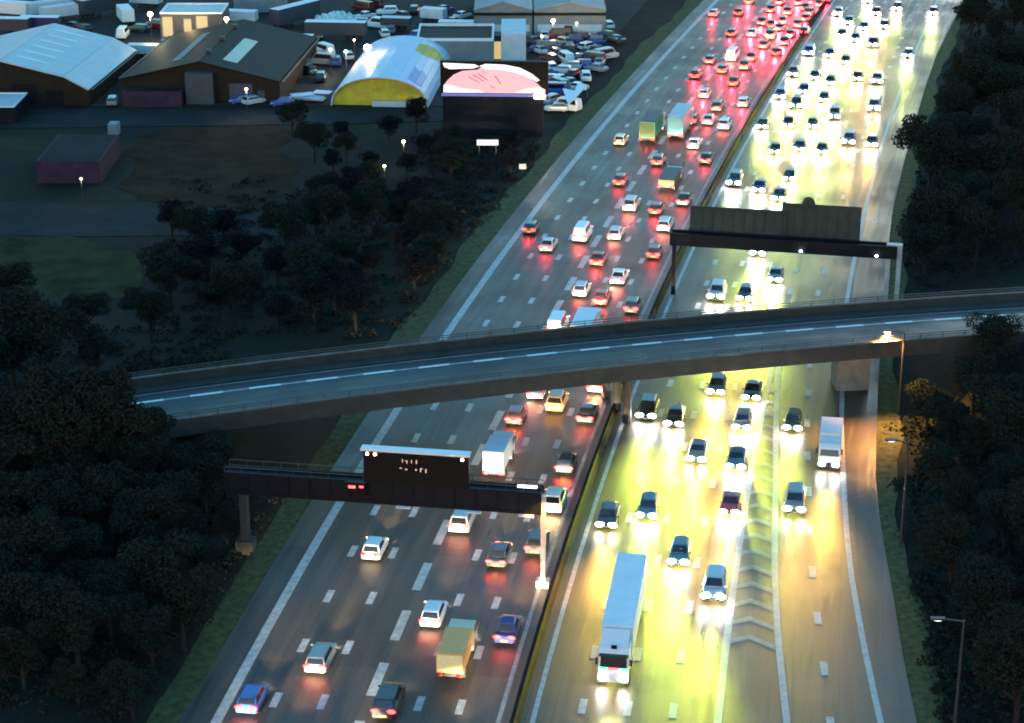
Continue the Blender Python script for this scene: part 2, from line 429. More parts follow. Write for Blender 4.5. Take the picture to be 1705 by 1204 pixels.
# --- central barrier: concrete step profile
def profile_run(pro, Ys, off):
    return [[rp(off + p[0], Y, p[1]) for p in pro] for Y in Ys]
pro = [(-.42, 0), (-.40, .12), (-.20, .30), (-.12, .95), (.12, .95), (.20, .30), (.40, .12), (.42, 0)]
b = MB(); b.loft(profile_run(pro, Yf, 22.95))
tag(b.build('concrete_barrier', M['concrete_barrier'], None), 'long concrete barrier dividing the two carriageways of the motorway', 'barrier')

# ------------------------------------------------------------------ overbridge
br = thing('road_bridge', 'road overbridge curving across the whole motorway on one bank pier', 'bridge', bpnt(12, 0, 0) * 1.0)
def bobj(name, mb, m):
    for v in mb.v: v -= br.location
    return mb.build(name, m, br)
BX = [-90 + 3 * k for k in range(64)]
SPX = [x for x in BX if -42 <= x <= 66]
def brun(pts, Xs): return [[bpnt(X, o_, z) for o_, z in pts] for X in Xs]
b = MB(); b.loft(brun([(B_NEAR, DECK - .25), (B_NEAR + 1.2, DECK - 1.1), (B_FAR - 1.2, DECK - 1.1), (B_FAR, DECK - .25), (B_FAR, DECK - .05), (B_NEAR, DECK - .05)][::-1], SPX))
bobj('deck', b, M['concrete_dark'])
for s in (-1, 1):
    o0 = B_NEAR if s < 0 else B_FAR
    b = MB(); b.loft(brun([(o0 - .2, DECK - .75), (o0 + .2, DECK - .75), (o0 + .2, DECK + .95), (o0 - .2, DECK + .95)], SPX)); bobj('parapet', b, M['concrete_dark'])
    b = MB(); b.loft(brun([(o0 - .24, DECK + .955), (o0 + .24, DECK + .955), (o0 + .24, DECK + 1.05), (o0 - .24, DECK + 1.05)], SPX)); bobj('coping', b, M['coping'])
for s in (-1, 1):
    o0 = B_NEAR + .2 if s < 0 else B_FAR - 1.9
    b = MB(); b.loft(brun([(o0, DECK - .045), (o0 + 1.7, DECK - .045), (o0 + 1.7, DECK + .12), (o0, DECK + .12)], SPX)); bobj('footway', b, M['concrete_dark'])
for s in (-1, 1):
    o0 = B_NEAR if s < 0 else B_FAR
    b = MB()
    for z in (1.3, 1.55): b.loft(brun([(o0 - .04, DECK + z), (o0 + .04, DECK + z), (o0 + .04, DECK + z + .07), (o0 - .04, DECK + z + .07)], SPX))
    for X in [-41 + 2.5 * k for k in range(43)]: c = bpnt(X, o0, 0); b.box((c.x, c.y, DECK + 1.33), (.07, .07, .6))
    bobj('handrail', b, M['steel'])
b = MB()
p0 = rp(47.8, 205.2)
Pt = at(1393, 651); Pu = at(1446, 650)
ax = (Pu - Pt).normalized(); ay = Vector((-ax.y, ax.x, 0))
pr = []
for z in (-.2, DECK - 1.12):
    pr.append([Pt + Vector((0, 0, z)), Pu + Vector((0, 0, z)), Pu + ay * 2.0 + ax * .3 + Vector((0, 0, z)), Pu + ay * 3.4 + Vector((0, 0, z)), Pt + ay * 3.4 + Vector((0, 0, z))])
b.loft(pr); bobj('pier', b, M['concrete'])
b = MB()
for s in (-3.5, 0, 3.5):
    c = bpnt(11.2, s, 0); b.tube((c.x, c.y, -.1), (c.x, c.y, DECK - 1.0), .48, n=12)
bobj('column', b, M['concrete_dark'])
for side in (0, 1):
    Xa = -29.5 if side == 0 else 50.5
    b = MB(); a = bpnt(Xa, B_NEAR + .8, 0); c = bpnt(Xa, B_FAR - .8, 0); d = (c - a); t = Vector((-1 if side == 0 else 1, 0, 0)) * 1.6
    b.loft([[a + Vector((0, 0, z)), a + t + Vector((0, 0, z)), c + t + Vector((0, 0, z)), c + Vector((0, 0, z))] for z in (-.1, DECK - .9)]); bobj('abutment', b, M['concrete_dark'])
# road over the bridge with its centre line
def bstrip(name, oa, ob, z, m, Xs=BX):
    b = MB(); n = 0
    for X in Xs: b.v.append(bpnt(X, oa, z)); b.v.append(bpnt(X, ob, z))
    for i in range(len(Xs) - 1): b.f.append([2 * i, 2 * i + 2, 2 * i + 3, 2 * i + 1]); b.m.append(0)
    o = b.build(name, m)
    uv = o.data.uv_layers.new(name='UVMap')
    for l in o.data.loops: i = l.vertex_index; uv.data[l.index].uv = ((oa, ob)[i % 2], Xs[i // 2])
    return tag(o, kind='structure')
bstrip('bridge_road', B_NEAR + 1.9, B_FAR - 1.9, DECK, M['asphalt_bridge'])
b = MB(); X = -60
while X < 96:
    q = [X, X + 1.0, X + 2.0, X + 3.1]; o0 = len(b.v)
    for x_ in q: b.v.append(bpnt(x_, -.22, DECK + .006)); b.v.append(bpnt(x_, .22, DECK + .006))
    for i in range(3): b.f.append([o0 + 2 * i, o0 + 2 * i + 2, o0 + 2 * i + 3, o0 + 2 * i + 1]); b.m.append(0)
    X += 5.6
M['paint_bright'] = mat('paint_bright', (.8, .8, .78), .45, var=.15)
tag(b.build('centre_line', M['paint_bright']), kind='structure')
bstrip('centre_line', -.13, .13, DECK + .004, M['paint_line'])
bstrip('edge_line', B_NEAR + 2.2, B_NEAR + 2.4, DECK + .004, M['paint_line_worn']); bstrip('edge_line', B_FAR - 2.4, B_FAR - 2.2, DECK + .004, M['paint_line_worn'])

# ------------------------------------------------------------------ gantries
def gantry_frame(Y):
    o0 = rp(0, Y); t = tangent(Y); n = Vector((t.y, -t.x, 0))
    Mx = Matrix(((n.x, t.x, 0, o0.x), (n.y, t.y, 0, o0.y), (0, 0, 1, 0), (0, 0, 0, 1))); return Mx
YG1 = road_of(at(1415, 427, 6.6))[1]
G1 = thing('sign_gantry', 'dark sign gantry over the oncoming lanes showing the backs of its panels', 'gantry')
G1.matrix_world = gantry_frame(YG1)
b = MB()
b.box((37.6, 0, 6.75), (27.6, .22, .3)); b.box((37.6, 0, 8.05), (27.6, .22, .3)); b.box((37.6, 1.5, 6.75), (27.6, .22, .3)); b.box((37.6, 1.5, 8.05), (27.6, .22, .3))
b.box((37.6, -.05, 7.4), (27.6, .06, 1.1)); b.box((37.6, 1.55, 7.4), (27.6, .06, 1.1)); b.box((37.6, .75, 6.9), (27.4, 1.36, .08))
for k in range(14): b.box((24.2 + k * 2.06, -.12, 7.4), (.14, .1, 1.24))
b.build('beam', M['gantry'], G1)
b = MB()
for xx in (50.4, 51.7):
    b.box((xx, .75, 4.05), (.55, .55, 8.3))
b.box((51.05, .75, 8.05), (1.9, .9, .5)); b.box((51.05, .75, .2), (2.4, 1.4, .5))
b.build('post', M['gantry_post'], G1)
b = MB(); b.box((24.3, .75, 3.5), (.5, .6, 7.0)); b.build('post', M['gantry'], G1)
def panel(x0, x1, z0, z1, ribs, dy=0):
    b = MB(); b.box(((x0 + x1) / 2, 1.8 + dy, (z0 + z1) / 2), (x1 - x0, .12, z1 - z0))
    o = b.build('sign_panel', M['sign_back'], G1)
    b = MB(); n = int((x1 - x0) / ribs)
    for k in range(n + 1): b.box((lerp(x0 + .15, x1 - .15, k / n), 1.67 + dy, (z0 + z1) / 2), (.12, .14, z1 - z0 - .1))
    for z in (z0 + .3, z1 - .3): b.box(((x0 + x1) / 2, 1.60 + dy, z), (x1 - x0 - .1, .1, .1))
    b.build('rib', M['sign_back'], o); return o
panel(26.0, 37.9, 7.9, 11.3, 1.3); panel(37.2, 46.8, 7.7, 12.3, 1.25, .14)
b = MB(); pts = [(40.4 + .8 * math.cos(a), 1.74, 12.3 + .95 * math.sin(a)) for a in [math.pi * k / 12 for k in range(13)]]
b.poly(pts, (0, .12, 0)); b.build('sign_crest', M['sign_back'], G1)
for xx in (39.9, 49.0): MB().ell((xx, -.3, 6.95), .16, .12, .12).build('inspection_lamp', M['lamp_white'], G1)

YG2 = road_of(at(748, 847, 7.0))[1]
G2 = thing('sign_gantry', 'dark gantry carrying a black matrix sign over the lanes driving away', 'gantry')
G2.matrix_world = gantry_frame(YG2)
b = MB(); L0, L1 = -6.6, 21.8; c = (L0 + L1) / 2; w = L1 - L0
for yy in (0, 1.5):
    for z in (7.15, 9.0): b.box((c, yy, z), (w, .22, .26))
    b.box((c, yy - .04 if yy == 0 else yy + .04, 8.08), (w, .06, 1.7))
b.box((c, .75, 7.3), (w, 1.36, .08)); b.box((c, .75, 8.86), (w, 1.36, .06))
for k in range(16): b.box((L0 + .2 + k * (w - .4) / 15, -.12, 8.08), (.12, .1, 1.84))
b.build('beam', M['gantry'], G2)
b = MB(); b.box((c, -.06, 9.62), (w, .06, .06)); b.box((c, 1.56, 9.62), (w, .06, .06))
for k in range(19):
    for yy in (-.06, 1.56): b.box((L0 + k * w / 18, yy, 9.36), (.05, .05, .5))
b.build('handrail', M['steel'], G2)
b = MB(); b.box((21.95, .2, 4.4), (.42, .42, 8.9)); b.box((21.95, .2, .3), (1.1, 1.0, .7)); b.build('post', M['gantry_post'], G2)
b = MB(); b.box((-5.2, .75, 4.0), (.7, .7, 6.4)); b.box((-5.2, .75, 1.8), (1.6, 1.4, .9)); b.build('post', M['concrete_dark'], G2)
sp = MB().box((10.9, -.55, 10.95), (9.3, .5, 3.1)).build('matrix_sign', M['sign_black'], G2)
MB().box((10.9, -.75, 12.62), (9.6, .95, .2)).build('sign_hood', M['white_metal'], sp)  # white paint stands for light caught along the sign's top edge
b = MB()
# the lit strokes that can be made out: two short rows
for x0, z, wd, hh in ((10.2, 11.5, .10, .42), (10.65, 11.5, .3, .1), (10.7, 11.35, .1, .4), (11.2, 11.45, .1, .42), (11.75, 11.45, .14, .48), (10.0, 10.6, .3, .12), (10.6, 10.5, .28, .16), (11.7, 10.52, .2, .2), (12.2, 10.5, .13, .5), (12.33, 10.69, .2, .12), (12.78, 10.46, .14, .5)):
    MB().box((10.9 + (x0 - 11.3) * .8 - .3, -.815, 10.9 + (z - 11) * .8 + .35), (wd * .7, .03, hh * .7)).build('lit_character', M['amber_text'], sp)
for xx, z in ((6.6, 12.1), (7.3, 12.1), (15.0, 12.1)): MB().ell((xx, -.83, z), .13, .06, .13).build('sign_lamp', M['lamp_warm'], sp)
b = MB(); b.box((5.4, -.35, 8.55), (1.9, .5, 1.2)); sg = b.build('red_lamp_unit', M['sign_black'], G2)  # invented unit standing in for a car's red lamps behind the beam
MB().box((5.1, -.62, 8.75), (.6, .05, .2)).build('red_lamp', M['marker_red'], sg); MB().box((5.95, -.62, 8.8), (.35, .05, .12)).build('red_lamp', M['marker_red'], sg)
MB().box((20.6, -.3, 9.75), (1.7, .28, .16)).build('end_lamp', M['lamp_dim'], G2)
d_ = bpy.data.lights.new('lamp_light', 'SPOT'); d_.energy = 260; d_.color = (1, .45, .14); d_.spot_size = R(70); d_.spot_blend = .7; d_.shadow_soft_size = .15
o_l = bpy.data.objects.new('lamp_light', d_); COL.objects.link(o_l); o_l.parent = G2; o_l.location = (21.9, -1.5, 9.6); o_l.rotation_euler = (R(14), 0, 0)
for xx in (9.6, 15.9, 20.5): MB().box((xx, -.3, 6.96), (1.3, .35, .12)).build('walkway_light', M['white_metal'], G2)
for o in (G1, G2): pass

# ------------------------------------------------------------------ vehicles
MESH = {}
def ring(hw, y, z0, z1, r=.1):
    return [(-hw + r, y, z0), (-hw, y, z0 + r), (-hw, y, lerp(z0, z1, .62)), (-hw * .97, y, z1 - r * .7), (-hw * .90, y, z1),
            (hw * .90, y, z1), (hw * .97, y, z1 - r * .7), (hw, y, lerp(z0, z1, .62)), (hw, y, z0 + r), (hw - r, y, z0)]
SHAPES = {  # L, W, belt z, roof z, cabin: rear-bottom, rear-top, front-top, front-bottom as y/L from -0.5..0.5 ; bonnet z, boot z
    'hatchback': (4.15, 1.78, .95, 1.50, -.47, -.37, .10, .26, .86, .93),
    'saloon': (4.65, 1.80, .93, 1.44, -.36, -.20, .08, .24, .84, .92),
    'estate car': (4.75, 1.82, .95, 1.50, -.48, -.41, .09, .24, .86, .95),
    'sport utility vehicle': (4.65, 1.92, 1.06, 1.74, -.48, -.40, .10, .25, 1.02, 1.06),
    'van': (5.3, 2.02, 1.15, 2.15, -.495, -.48, .22, .36, 1.10, 1.15)}
def car_meshes(kind):
    if kind in MESH: return MESH[kind]
    L, Wd, belt, roof, rb, rt, ft, fb, bon, boot = SHAPES[kind]; hw = Wd / 2; D = {}
    b = MB()
    st = [(-.5, .86, .42, boot - .16), (-.485, .94, .30, boot - .05), (-.44, .985, .24, boot), (-.30, 1, .22, belt), (.0, 1, .22, belt), (fb, 1, .22, belt - .02), (.36, .985, .24, bon), (.45, .93, .26, bon - .10), (.485, .86, .32, bon - .20), (.5, .76, .40, bon - .30)]
    b.loft([ring(hw * k, y * L, z0, z1) for y, k, z0, z1 in st])
    w0, w1 = hw * .90, hw * .74
    C = lambda w, y, z: [(-w, y[0] * L, z), (w, y[0] * L, z), (w, y[1] * L, z), (-w, y[1] * L, z)]
    def rr(w, y0, y1, z, c=.12):
        y0 *= L; y1 *= L; return [(-w + c, y0, z), (w - c, y0, z), (w, y0 + c, z), (w, y1 - c, z), (w - c, y1, z), (-w + c, y1, z), (-w, y1 - c, z), (-w, y0 + c, z)]
    b.loft([rr(w0, rb, fb, belt - .05), rr(lerp(w0, w1, .9), lerp(rb, rt, .9), lerp(fb, ft, .9), lerp(belt, roof, .9), .14), rr(w1, rt, ft, roof - .02, .16), rr(w1 * .86, rt + .02, ft - .02, roof + .015, .2)])
    D['body'] = b.build('body', PM['grey'], smooth=False, mesh_only=True)
    def quad_plate(name, A, B, C_, D_, n, m):
        n = Vector(n).normalized(); P = [Vector(q) for q in (A, B, C_, D_)]; c = sum(P, Vector()) / 4
        b = MB(); b.poly([q + n * .004 for q in P], n * .016); D[name] = b.build(name, m, mesh_only=True)
    def P(w, yb, yt, f): return (lerp(w0, w1, f) * w, lerp(yb, yt, f) * L, lerp(belt, roof, f))
    sl = math.atan2((fb - ft) * L, roof - belt)
    for nm, yb, yt, sg in (('windscreen', fb, ft, 1), ('rear_window', rb, rt, -1)):
        dy, dz = (yb - yt) * L, roof - belt
        quad_plate(nm, P(-.90, yb, yt, .1), P(.90, yb, yt, .1), P(.86, yb, yt, .86), P(-.86, yb, yt, .86), (0, sg * dz, abs(dy)), M['glass'])
    for s in (-1, 1):
        b = MB()
        n = Vector((s * (roof - belt), 0, w0 - w1)).normalized(); pts = []
        for f, ya, yb_ in ((.14, .06, .93), (.84, .1, .9)):
            y0 = lerp(lerp(rb, rt, f), lerp(fb, ft, f), ya) * L; y1 = lerp(lerp(rb, rt, f), lerp(fb, ft, f), yb_) * L
            pts.append((y0, y1, lerp(w0, w1, f) * s, lerp(belt, roof, f)))
        (a0, a1, xa, za), (c0, c1, xc, zc) = pts
        q = [Vector(v) + n * .004 for v in ((xa, a0, za), (xa, a1, za), (xc, c1, zc), (xc, c0, zc))]
        b.poly(q, n * .016)
        D['side_window', s] = b.build('side_window', M['glass'], mesh_only=True)
    b = MB(); b.tube((-.11, 0, 0), (.11, 0, 0), .33, n=14, mi=0); b.tube((-.118, 0, 0), (.118, 0, 0), .2, n=10, mi=1)
    D['wheel'] = b.build('wheel', [M['tyre'], M['rim']], mesh_only=True)
    zl = bon - .27; hl = .30
    D['headlight'] = MB().ell((0, 0, 0), .43, .12, .24).build('headlight', M['head_lens'], mesh_only=True)
    D['headlight_low'] = MB().ell((0, 0, 0), .22, .05, .09).build('headlight', M['head_lens'], mesh_only=True)
    D['tail_low'] = MB().ell((0, 0, 0), .13, .05, .08).build('tail_light', M['tail_off'], mesh_only=True)
    D['tail_light'] = MB().ell((0, 0, 0), .33, .10, .17).build('tail_light', M['tail_lens'], mesh_only=True)
    b = MB(); b.box((0, -.5 * L - .02, .5), (Wd * .84, .12, .26)); D['bumper'] = b.build('bumper', PM['grey'], mesh_only=True)
    b = MB(); b.box((0, -.5 * L - .09, .56), (.56, .02, .13)); D['number_plate'] = b.build('number_plate', M['plate_yellow'], mesh_only=True)
    b = MB(); b.box((0, .5 * L + .02, .46), (.56, .03, .13)); D['front_plate'] = b.build('number_plate', M['plate_white'], mesh_only=True)
    b = MB(); b.ell((0, 0, 0), .13, .09, .09, 8, 4); D['mirror'] = b.build('mirror', PM['grey'], mesh_only=True)
    b = MB(); b.poly([(-.62, .5 * L - .02, .42), (.62, .5 * L - .02, .42), (.58, .5 * L - .005, .6), (-.58, .5 * L - .005, .6)], (0, .03, 0)); D['grille'] = b.build('grille', M['trim'], mesh_only=True)
    D['dim'] = (L, Wd, zl, boot - .12, rb, rt, ft, fb, belt)
    MESH[kind] = D; return D
def omat(o, m):
    o.material_slots[0].link = 'OBJECT'; o.material_slots[0].material = m
def beam_pair(parent, loc, power, col, wide=2.6):
    """dipped beam: a flat wide cone thrown down the road"""
    o = lamp_light('headlight_beam', parent, loc, R(.9), 0, power * .8, col, R(19)); o.scale = (wide, 1, 1)
    o = lamp_light('headlight_beam', parent, loc, R(.45), 0, power * 3.2, col, R(9)); o.scale = (wide * 1.8, 1, 1); return o
def lamp_light(name, parent, loc, pitch_down, yaw, energy, col, size, blend=1.0, rad=.15):
    d = bpy.data.lights.new(name, 'SPOT'); d.energy = energy; d.color = col; d.spot_size = size; d.spot_blend = blend; d.shadow_soft_size = rad
    o = bpy.data.objects.new(name, d); COL.objects.link(o); o.parent = parent; o.location = loc
    o.rotation_euler = (R(90) - pitch_down, 0, yaw); return o
LIME, AMBER, NEUT = (.82, 1.0, .09), (1.0, .54, .08), (1, .82, .3)
def make_car(kind, paint, loc, rz, toward, beam=None, power=1.0, tail='tail_lens', brake=1.0, label='', group=''):
    D = car_meshes(kind); L, Wd, zl, zt, rb, rt, ft, fb, belt = D['dim']
    nm = {'hatchback': 'hatchback_car', 'saloon': 'saloon_car', 'estate car': 'estate_car', 'sport utility vehicle': 'sport_utility_vehicle', 'van': 'van'}[kind]
    t = thing(nm, label, 'van' if kind == 'van' else 'car', loc, rz, group)
    omat(link('body', D['body'], t), PM[paint])
    link('windscreen', D['windscreen'], t)
    if kind != 'van': link('rear_window', D['rear_window'], t)
    [link('side_window', D['side_window', q], t) for q in (-1, 1)]
    for sx in (-1, 1):
        for sy in (-.31, .31):
            w = link('wheel', D['wheel'], t); w.location = (sx * (Wd / 2 - .13), sy * L, .33)
        m = link('mirror', D['mirror'], t); m.location = (sx * (Wd / 2 + .06), (fb - .03) * L, belt + .08); omat(m, PM[paint])
        h = link('headlight', D['headlight' if toward else 'headlight_low'], t); h.location = (sx * (Wd / 2 - .30), .5 * L - .06, zl) if toward else (sx * (Wd / 2 - .40), .5 * L - .02, .52)
        if beam is AMBER: omat(h, M['head_lens_warm'])
        q = link('tail_light', D['tail_low' if toward else 'tail_light'], t); q.location = (sx * (Wd / 2 - .30), -.5 * L + .02, zt - (.12 if toward else 0))
        if tail != 'tail_lens' and not toward: omat(q, M[tail])
    omat(link('bumper', D['bumper'], t), PM[paint]); link('number_plate', D['number_plate'], t); link('number_plate', D['front_plate'], t); link('grille', D['grille'], t)
    t.scale = (1, random.uniform(.95, 1.06), random.uniform(.95, 1.06))
    if toward: beam_pair(t, (0, .5 * L + .12, zl), HEAD_W * power, beam or NEUT)
    else:
        beam_pair(t, (0, .5 * L + .12, zl), HEAD_AWAY_W * power, (1, .8, .5))
        if tail == 'tail_lens': lamp_light('tail_glow', t, (0, -.5 * L - .12, zt), R(28), math.pi, TAIL_W * brake, (1, .03, .06), R(150))
    return t

def truck(kind, loc, rz, toward, dims, mats, label, group, beam=None, power=1.6, tail=True, name='box_truck', cat='truck', artic=False, markers=False):
    """dims: box length, width, top height; origin at the front axle line centre, +y forward"""
    BL, BW, BH = dims; t = thing(name, label, cat, loc, rz, group)
    cabL = 2.2; z0 = 1.05; L = BL + cabL + .3; yf = L / 2; yb = -L / 2
    b = MB(); b.box((0, yb + BL / 2, (z0 + BH) / 2), (BW, BL, BH - z0)); bx = b.build('cargo_box', [mats[0]], t)
    MB().box((0, yb + BL / 2, BH + .02), (BW - .06, BL - .06, .03)).build('box_roof', mats[1], bx)
    MB().box((0, yb - .02, (z0 + BH) / 2 + .02), (BW - .12, .04, BH - z0 - .2)).build('rear_door', mats[2], bx)
    MB().box((0, yb + BL / 2, z0 - .15), (BW - 1.2, BL, .28)).build('chassis', M['trim'], t)
    ch = min(BH - .3, 3.0) if not artic else 3.1; w = BW * .96
    b = MB()
    y0, y1 = yf - cabL, yf
    prof = [(y0, .55), (y1, .55), (y1 + .02, 1.5), (y1 - .22, ch - .35), (y1 - .55, ch), (y0, ch)]
    b.poly([(-w / 2, y, z) for y, z in prof], (w, 0, 0)); b.build('cab', mats[3], t)
    n = Vector((0, ch - 1.85, .24)).normalized()
    b = MB(); b.poly([Vector(q) + n * .01 for q in ((-w * .44, y1 - .0, 1.6), (w * .44, y1 - .0, 1.6), (w * .42, y1 - .2, ch - .5), (-w * .42, y1 - .2, ch - .5))], n * .03); b.build('windscreen', M['glass'], t)
    for s in (-1, 1): MB().box((s * w / 2, y1 - .75, 1.95), (.03, .95, .7)).build('side_window', M['glass'], t)
    MB().box((0, y1 + .06, .62), (w, .22, .5)).build('bumper', mats[3] if artic else M['trim'], t)
    if artic:
        b = MB(); b.poly([(-w / 2 * .9, y1 - .6, ch + .01), (-w / 2 * .9, y0, ch + .01), (-w / 2 * .9, y0, BH - .05)], (w * .9, 0, 0)); b.build('air_deflector', mats[3], t)
        MB().box((0, y1 - .02, ch - .42), (w * .95, .35, .12)).build('sun_visor', M['trim'], t)
        MB().box((0, y1 - .28, ch + .22), (.45, .1, .3)).build('roof_panel', M['sign_black'], t)
    for s in (-1, 1):
        MB().box((s * (w / 2 + .16), y1 - .25, 2.0), (.18, .12, .55)).build('mirror', M['trim'], t)
        MB().ell((s * (w / 2 - .38), y1 + .16, .72 if toward else .55), .36 if toward else .25, .10 if toward else .05, .2 if toward else .12).build('headlight', M['head_lens'], t)
        MB().ell((s * (BW / 2 - .3), yb - .04, .85), .26, .08, .14).build('tail_light', M['tail_lens'] if tail else M['tail_off'], t)
        wl = [y1 - 1.1, yb + 1.4] if BL < 9 else [y1 - 1.1, yb + 1.8, yb + 3.1, yb + 4.4, y1 - 3.8]
        for yy in wl:
            o = MB().tube((s * (BW / 2 - .3), yy, .5), (s * (BW / 2 - .02), yy, .5), .5, n=14).build('wheel', M['tyre'], t)
    if markers:
        MB().box((0, y1 + .06, 1.5), (.9, .06, .16)).build('marker_light', M['marker_red'], t)
        for s in (-1, 1): MB().box((s * .85, y1 + .06, 1.5), (.6, .06, .18)).build('marker_light', M['marker_green'], t)
    if toward:
        beam_pair(t, (0, y1 + .34, .8), HEAD_W * power, beam or NEUT)
    else:
        beam_pair(t, (0, y1 + .34, .8), HEAD_AWAY_W * 1.3, (1, .8, .5))
        if tail: lamp_light('tail_glow', t, (0, yb - .15, .9), R(25), math.pi, TAIL_W, (1, .03, .06), R(150))
    return t, L

# (pixel x, y of the lamp pair, kind, paint, extra)   photo pixels turned into road positions
H, SA, ES, SU, VA = 'hatchback', 'saloon', 'estate car', 'sport utility vehicle', 'van'
AWAY = [(1186, 23, H, 'silver'), (1246, 2, H, 'dark'), (1297, 3, H, 'dark red'), (1328, 4, SA, 'dark'), (1363, 7, H, 'dark red'), (1345, 22, SU, 'cream'), (1310, 20, SA, 'silver'),
 (1302, 35, H, 'dark'), (1327, 41, ES, 'dark red'), (1267, 37, SA, 'dark'), (1315, 57, H, 'dark red'), (1216, 56, H, 'dark'), (1250, 56, SA, 'white'), (1281, 60, SU, 'brown'),
 (1270, 76, H, 'red'), (1340, 13, SA, 'dark'), (1282, 16, SA, 'dark red'), (1340, 31, H, 'dark'), (1297, 47, H, 'dark'), (1283, 42, SA, 'dark red'), (1338, 53, H, 'dark'), (1304, 70, SA, 'dark'), (1228, 22, H, 'dark red'), (1375, 0, SA, 'dark red'), (1298, -12, H, 'dark'), (1325, -10, H, 'dark red'), (1350, -6, SA, 'dark'), (1291, 88, H, 'dark red'), (1249, 97, SA, 'red'), (1216, 96, VA, 'white'), (1180, 101, H, 'dark'), (1238, 111, SU, 'cream'), (1201, 117, H, 'cream'),
 (1156, 126, H, 'dark red'), (1219, 138, SA, 'red'), (1171, 158, H, 'silver'), (1192, 179, ES, 'brown'), (1236, 172, H, 'white'), (1150, 201, H, 'dark'), (1177, 202, SA, 'silver'), (1204, 210, SU, 'white'),
 (1030, 236, H, 'cream'), (1153, 242, SA, 'white'), (1093, 270, H, 'dark'), (1173, 267, SA, 'dark'), (1030, 303, H, 'dark red'), (1047, 345, SU, 'silver'), (1090, 351, H, 'dark red'),
 (1136, 336, SA, 'dark'), (1022, 392, H, 'silver'), (964, 396, VA, 'white'), (880, 383, H, 'dark'), (908, 412, SA, 'silver'), (992, 436, SA, 'red'),
 (1087, 424, H, 'dark red'), (1027, 466, SA, 'white'), (964, 487, H, 'silver'), (998, 500, SA, 'red'), (1104, 378, ES, 'silver'), (1050, 514, H, 'dark'), (922, 552, VA, 'white'),
 (922, 678, SU, 'orange'), (890, 657, SA, 'silver'), (854, 699, H, 'dark red'), (973, 696, SA, 'dark'), (990, 646, H, 'grey'), (938, 780, H, 'black'), (918, 846, SU, 'cream'),
 (763, 878, SU, 'silver'), (616, 924, H, 'white'), (825, 936, SA, 'dark'), (889, 914, H, 'dark'), (715, 1035, H, 'white'), (523, 1112, ES, 'tan'), (409, 1179, H, 'blue'), (638, 1186, SU, 'black'), (839, 1064, SA, 'dark blue'),
 (455, 1262, SA, 'grey'), (560, 1300, H, 'silver'), (742, 1275, H, 'dark'), (800, 1330, SA, 'grey'), (330, 1330, H, 'dark')]   # the last five, unseen below the frame, added so headlights warm the road
NOTAIL = {(1030, 236), (1192, 179), (922, 552), (616, 924)}
AMB = {(1281, 60), (922, 678), (918, 846)}
C_, W_, N_ = LIME, AMBER, NEUT
TOWARD = [(1394, 23, H, 'silver', C_), (1444, 2, SA, 'dark', C_), (1412, 37, H, 'teal', C_), (1458, 22, SA, 'dark red', W_), (1493, 14, H, 'dark', C_), (1437, 47, SA, 'blue', C_), (1471, 44, H, 'dark red', W_), (1553, 21, H, 'dark red', C_),
 (1400, 59, H, 'dark red', C_), (1423, 66, SA, 'dark', C_), (1452, 75, SU, 'dark red', W_), (1380, 92, SA, 'dark blue', C_), (1406, 103, H, 'dark red', C_), (1511, 92, H, 'blue', C_), (1345, 89, SU, 'blue', C_),
 (1319, 123, H, 'dark', W_), (1355, 129, SA, 'dark', C_), (1381, 138, H, 'dark green', C_), (1426, 131, H, 'dark red', W_), (1459, 136, SU, 'silver', W_), (1337, 152, SA, 'dark blue', C_), (1297, 161, ES, 'blue', C_),
 (1324, 177, SU, 'dark green', W_), (1371, 166, H, 'brown', C_), (1388, 195, SU, 'grey', C_), (1454, 182, VA, 'white', W_), (1268, 210, H, 'dark green', C_), (1311, 208, SA, 'dark red', W_), (1351, 210, H, 'brown', C_),
 (1412, 237, SU, 'grey', W_), (1450, 240, H, 'dark green', W_), (1289, 252, SA, 'brown', W_), (1330, 248, H, 'brown', C_), (1367, 253, SA, 'dark green', C_), (1221, 306, SU, 'teal', C_), (1262, 315, SA, 'dark blue', C_), (1313, 297, H, 'black', C_), (1296, 330, SA, 'dark green', C_),
 (1289, 465, SA, 'grey', C_), (1191, 496, SU, 'silver', C_), (1239, 496, H, 'dark', W_), (1261, 421, H, 'dark red', C_),
 (1191, 652, H, 'dark', W_), (1250, 661, SA, 'black', C_), (1075, 693, SU, 'black', C_), (1121, 704, SA, 'black', C_), (1234, 712, H, 'grey', C_), (1319, 712, H, 'dark green', C_), (1159, 763, SA, 'grey', W_), (1224, 776, SA, 'teal', C_),
 (1076, 858, H, 'teal', C_), (1009, 874, H, 'dark', W_), (1214, 852, SA, 'red', N_), (1322, 849, SU, 'grey', W_), (1129, 935, H, 'teal', C_), (1187, 994, SU, 'silver', C_)]

ORD = ['first', 'second', 'third', 'fourth', 'fifth', 'sixth', 'seventh', 'eighth', 'ninth', 'tenth', 'eleventh', 'twelfth', 'thirteenth', 'fourteenth', 'fifteenth']
items = []
for i, r in enumerate(AWAY):
    o_, Y_ = road_of(at(r[0], r[1], .8))
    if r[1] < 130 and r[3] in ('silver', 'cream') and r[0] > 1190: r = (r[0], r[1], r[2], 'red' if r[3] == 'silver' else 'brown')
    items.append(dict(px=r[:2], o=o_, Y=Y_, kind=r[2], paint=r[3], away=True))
for i, r in enumerate(TOWARD):
    o_, Y_ = road_of(at(r[0], r[1], .68)); items.append(dict(px=r[:2], o=o_, Y=Y_, kind=r[2], paint=r[3], away=False, beam=r[4]))
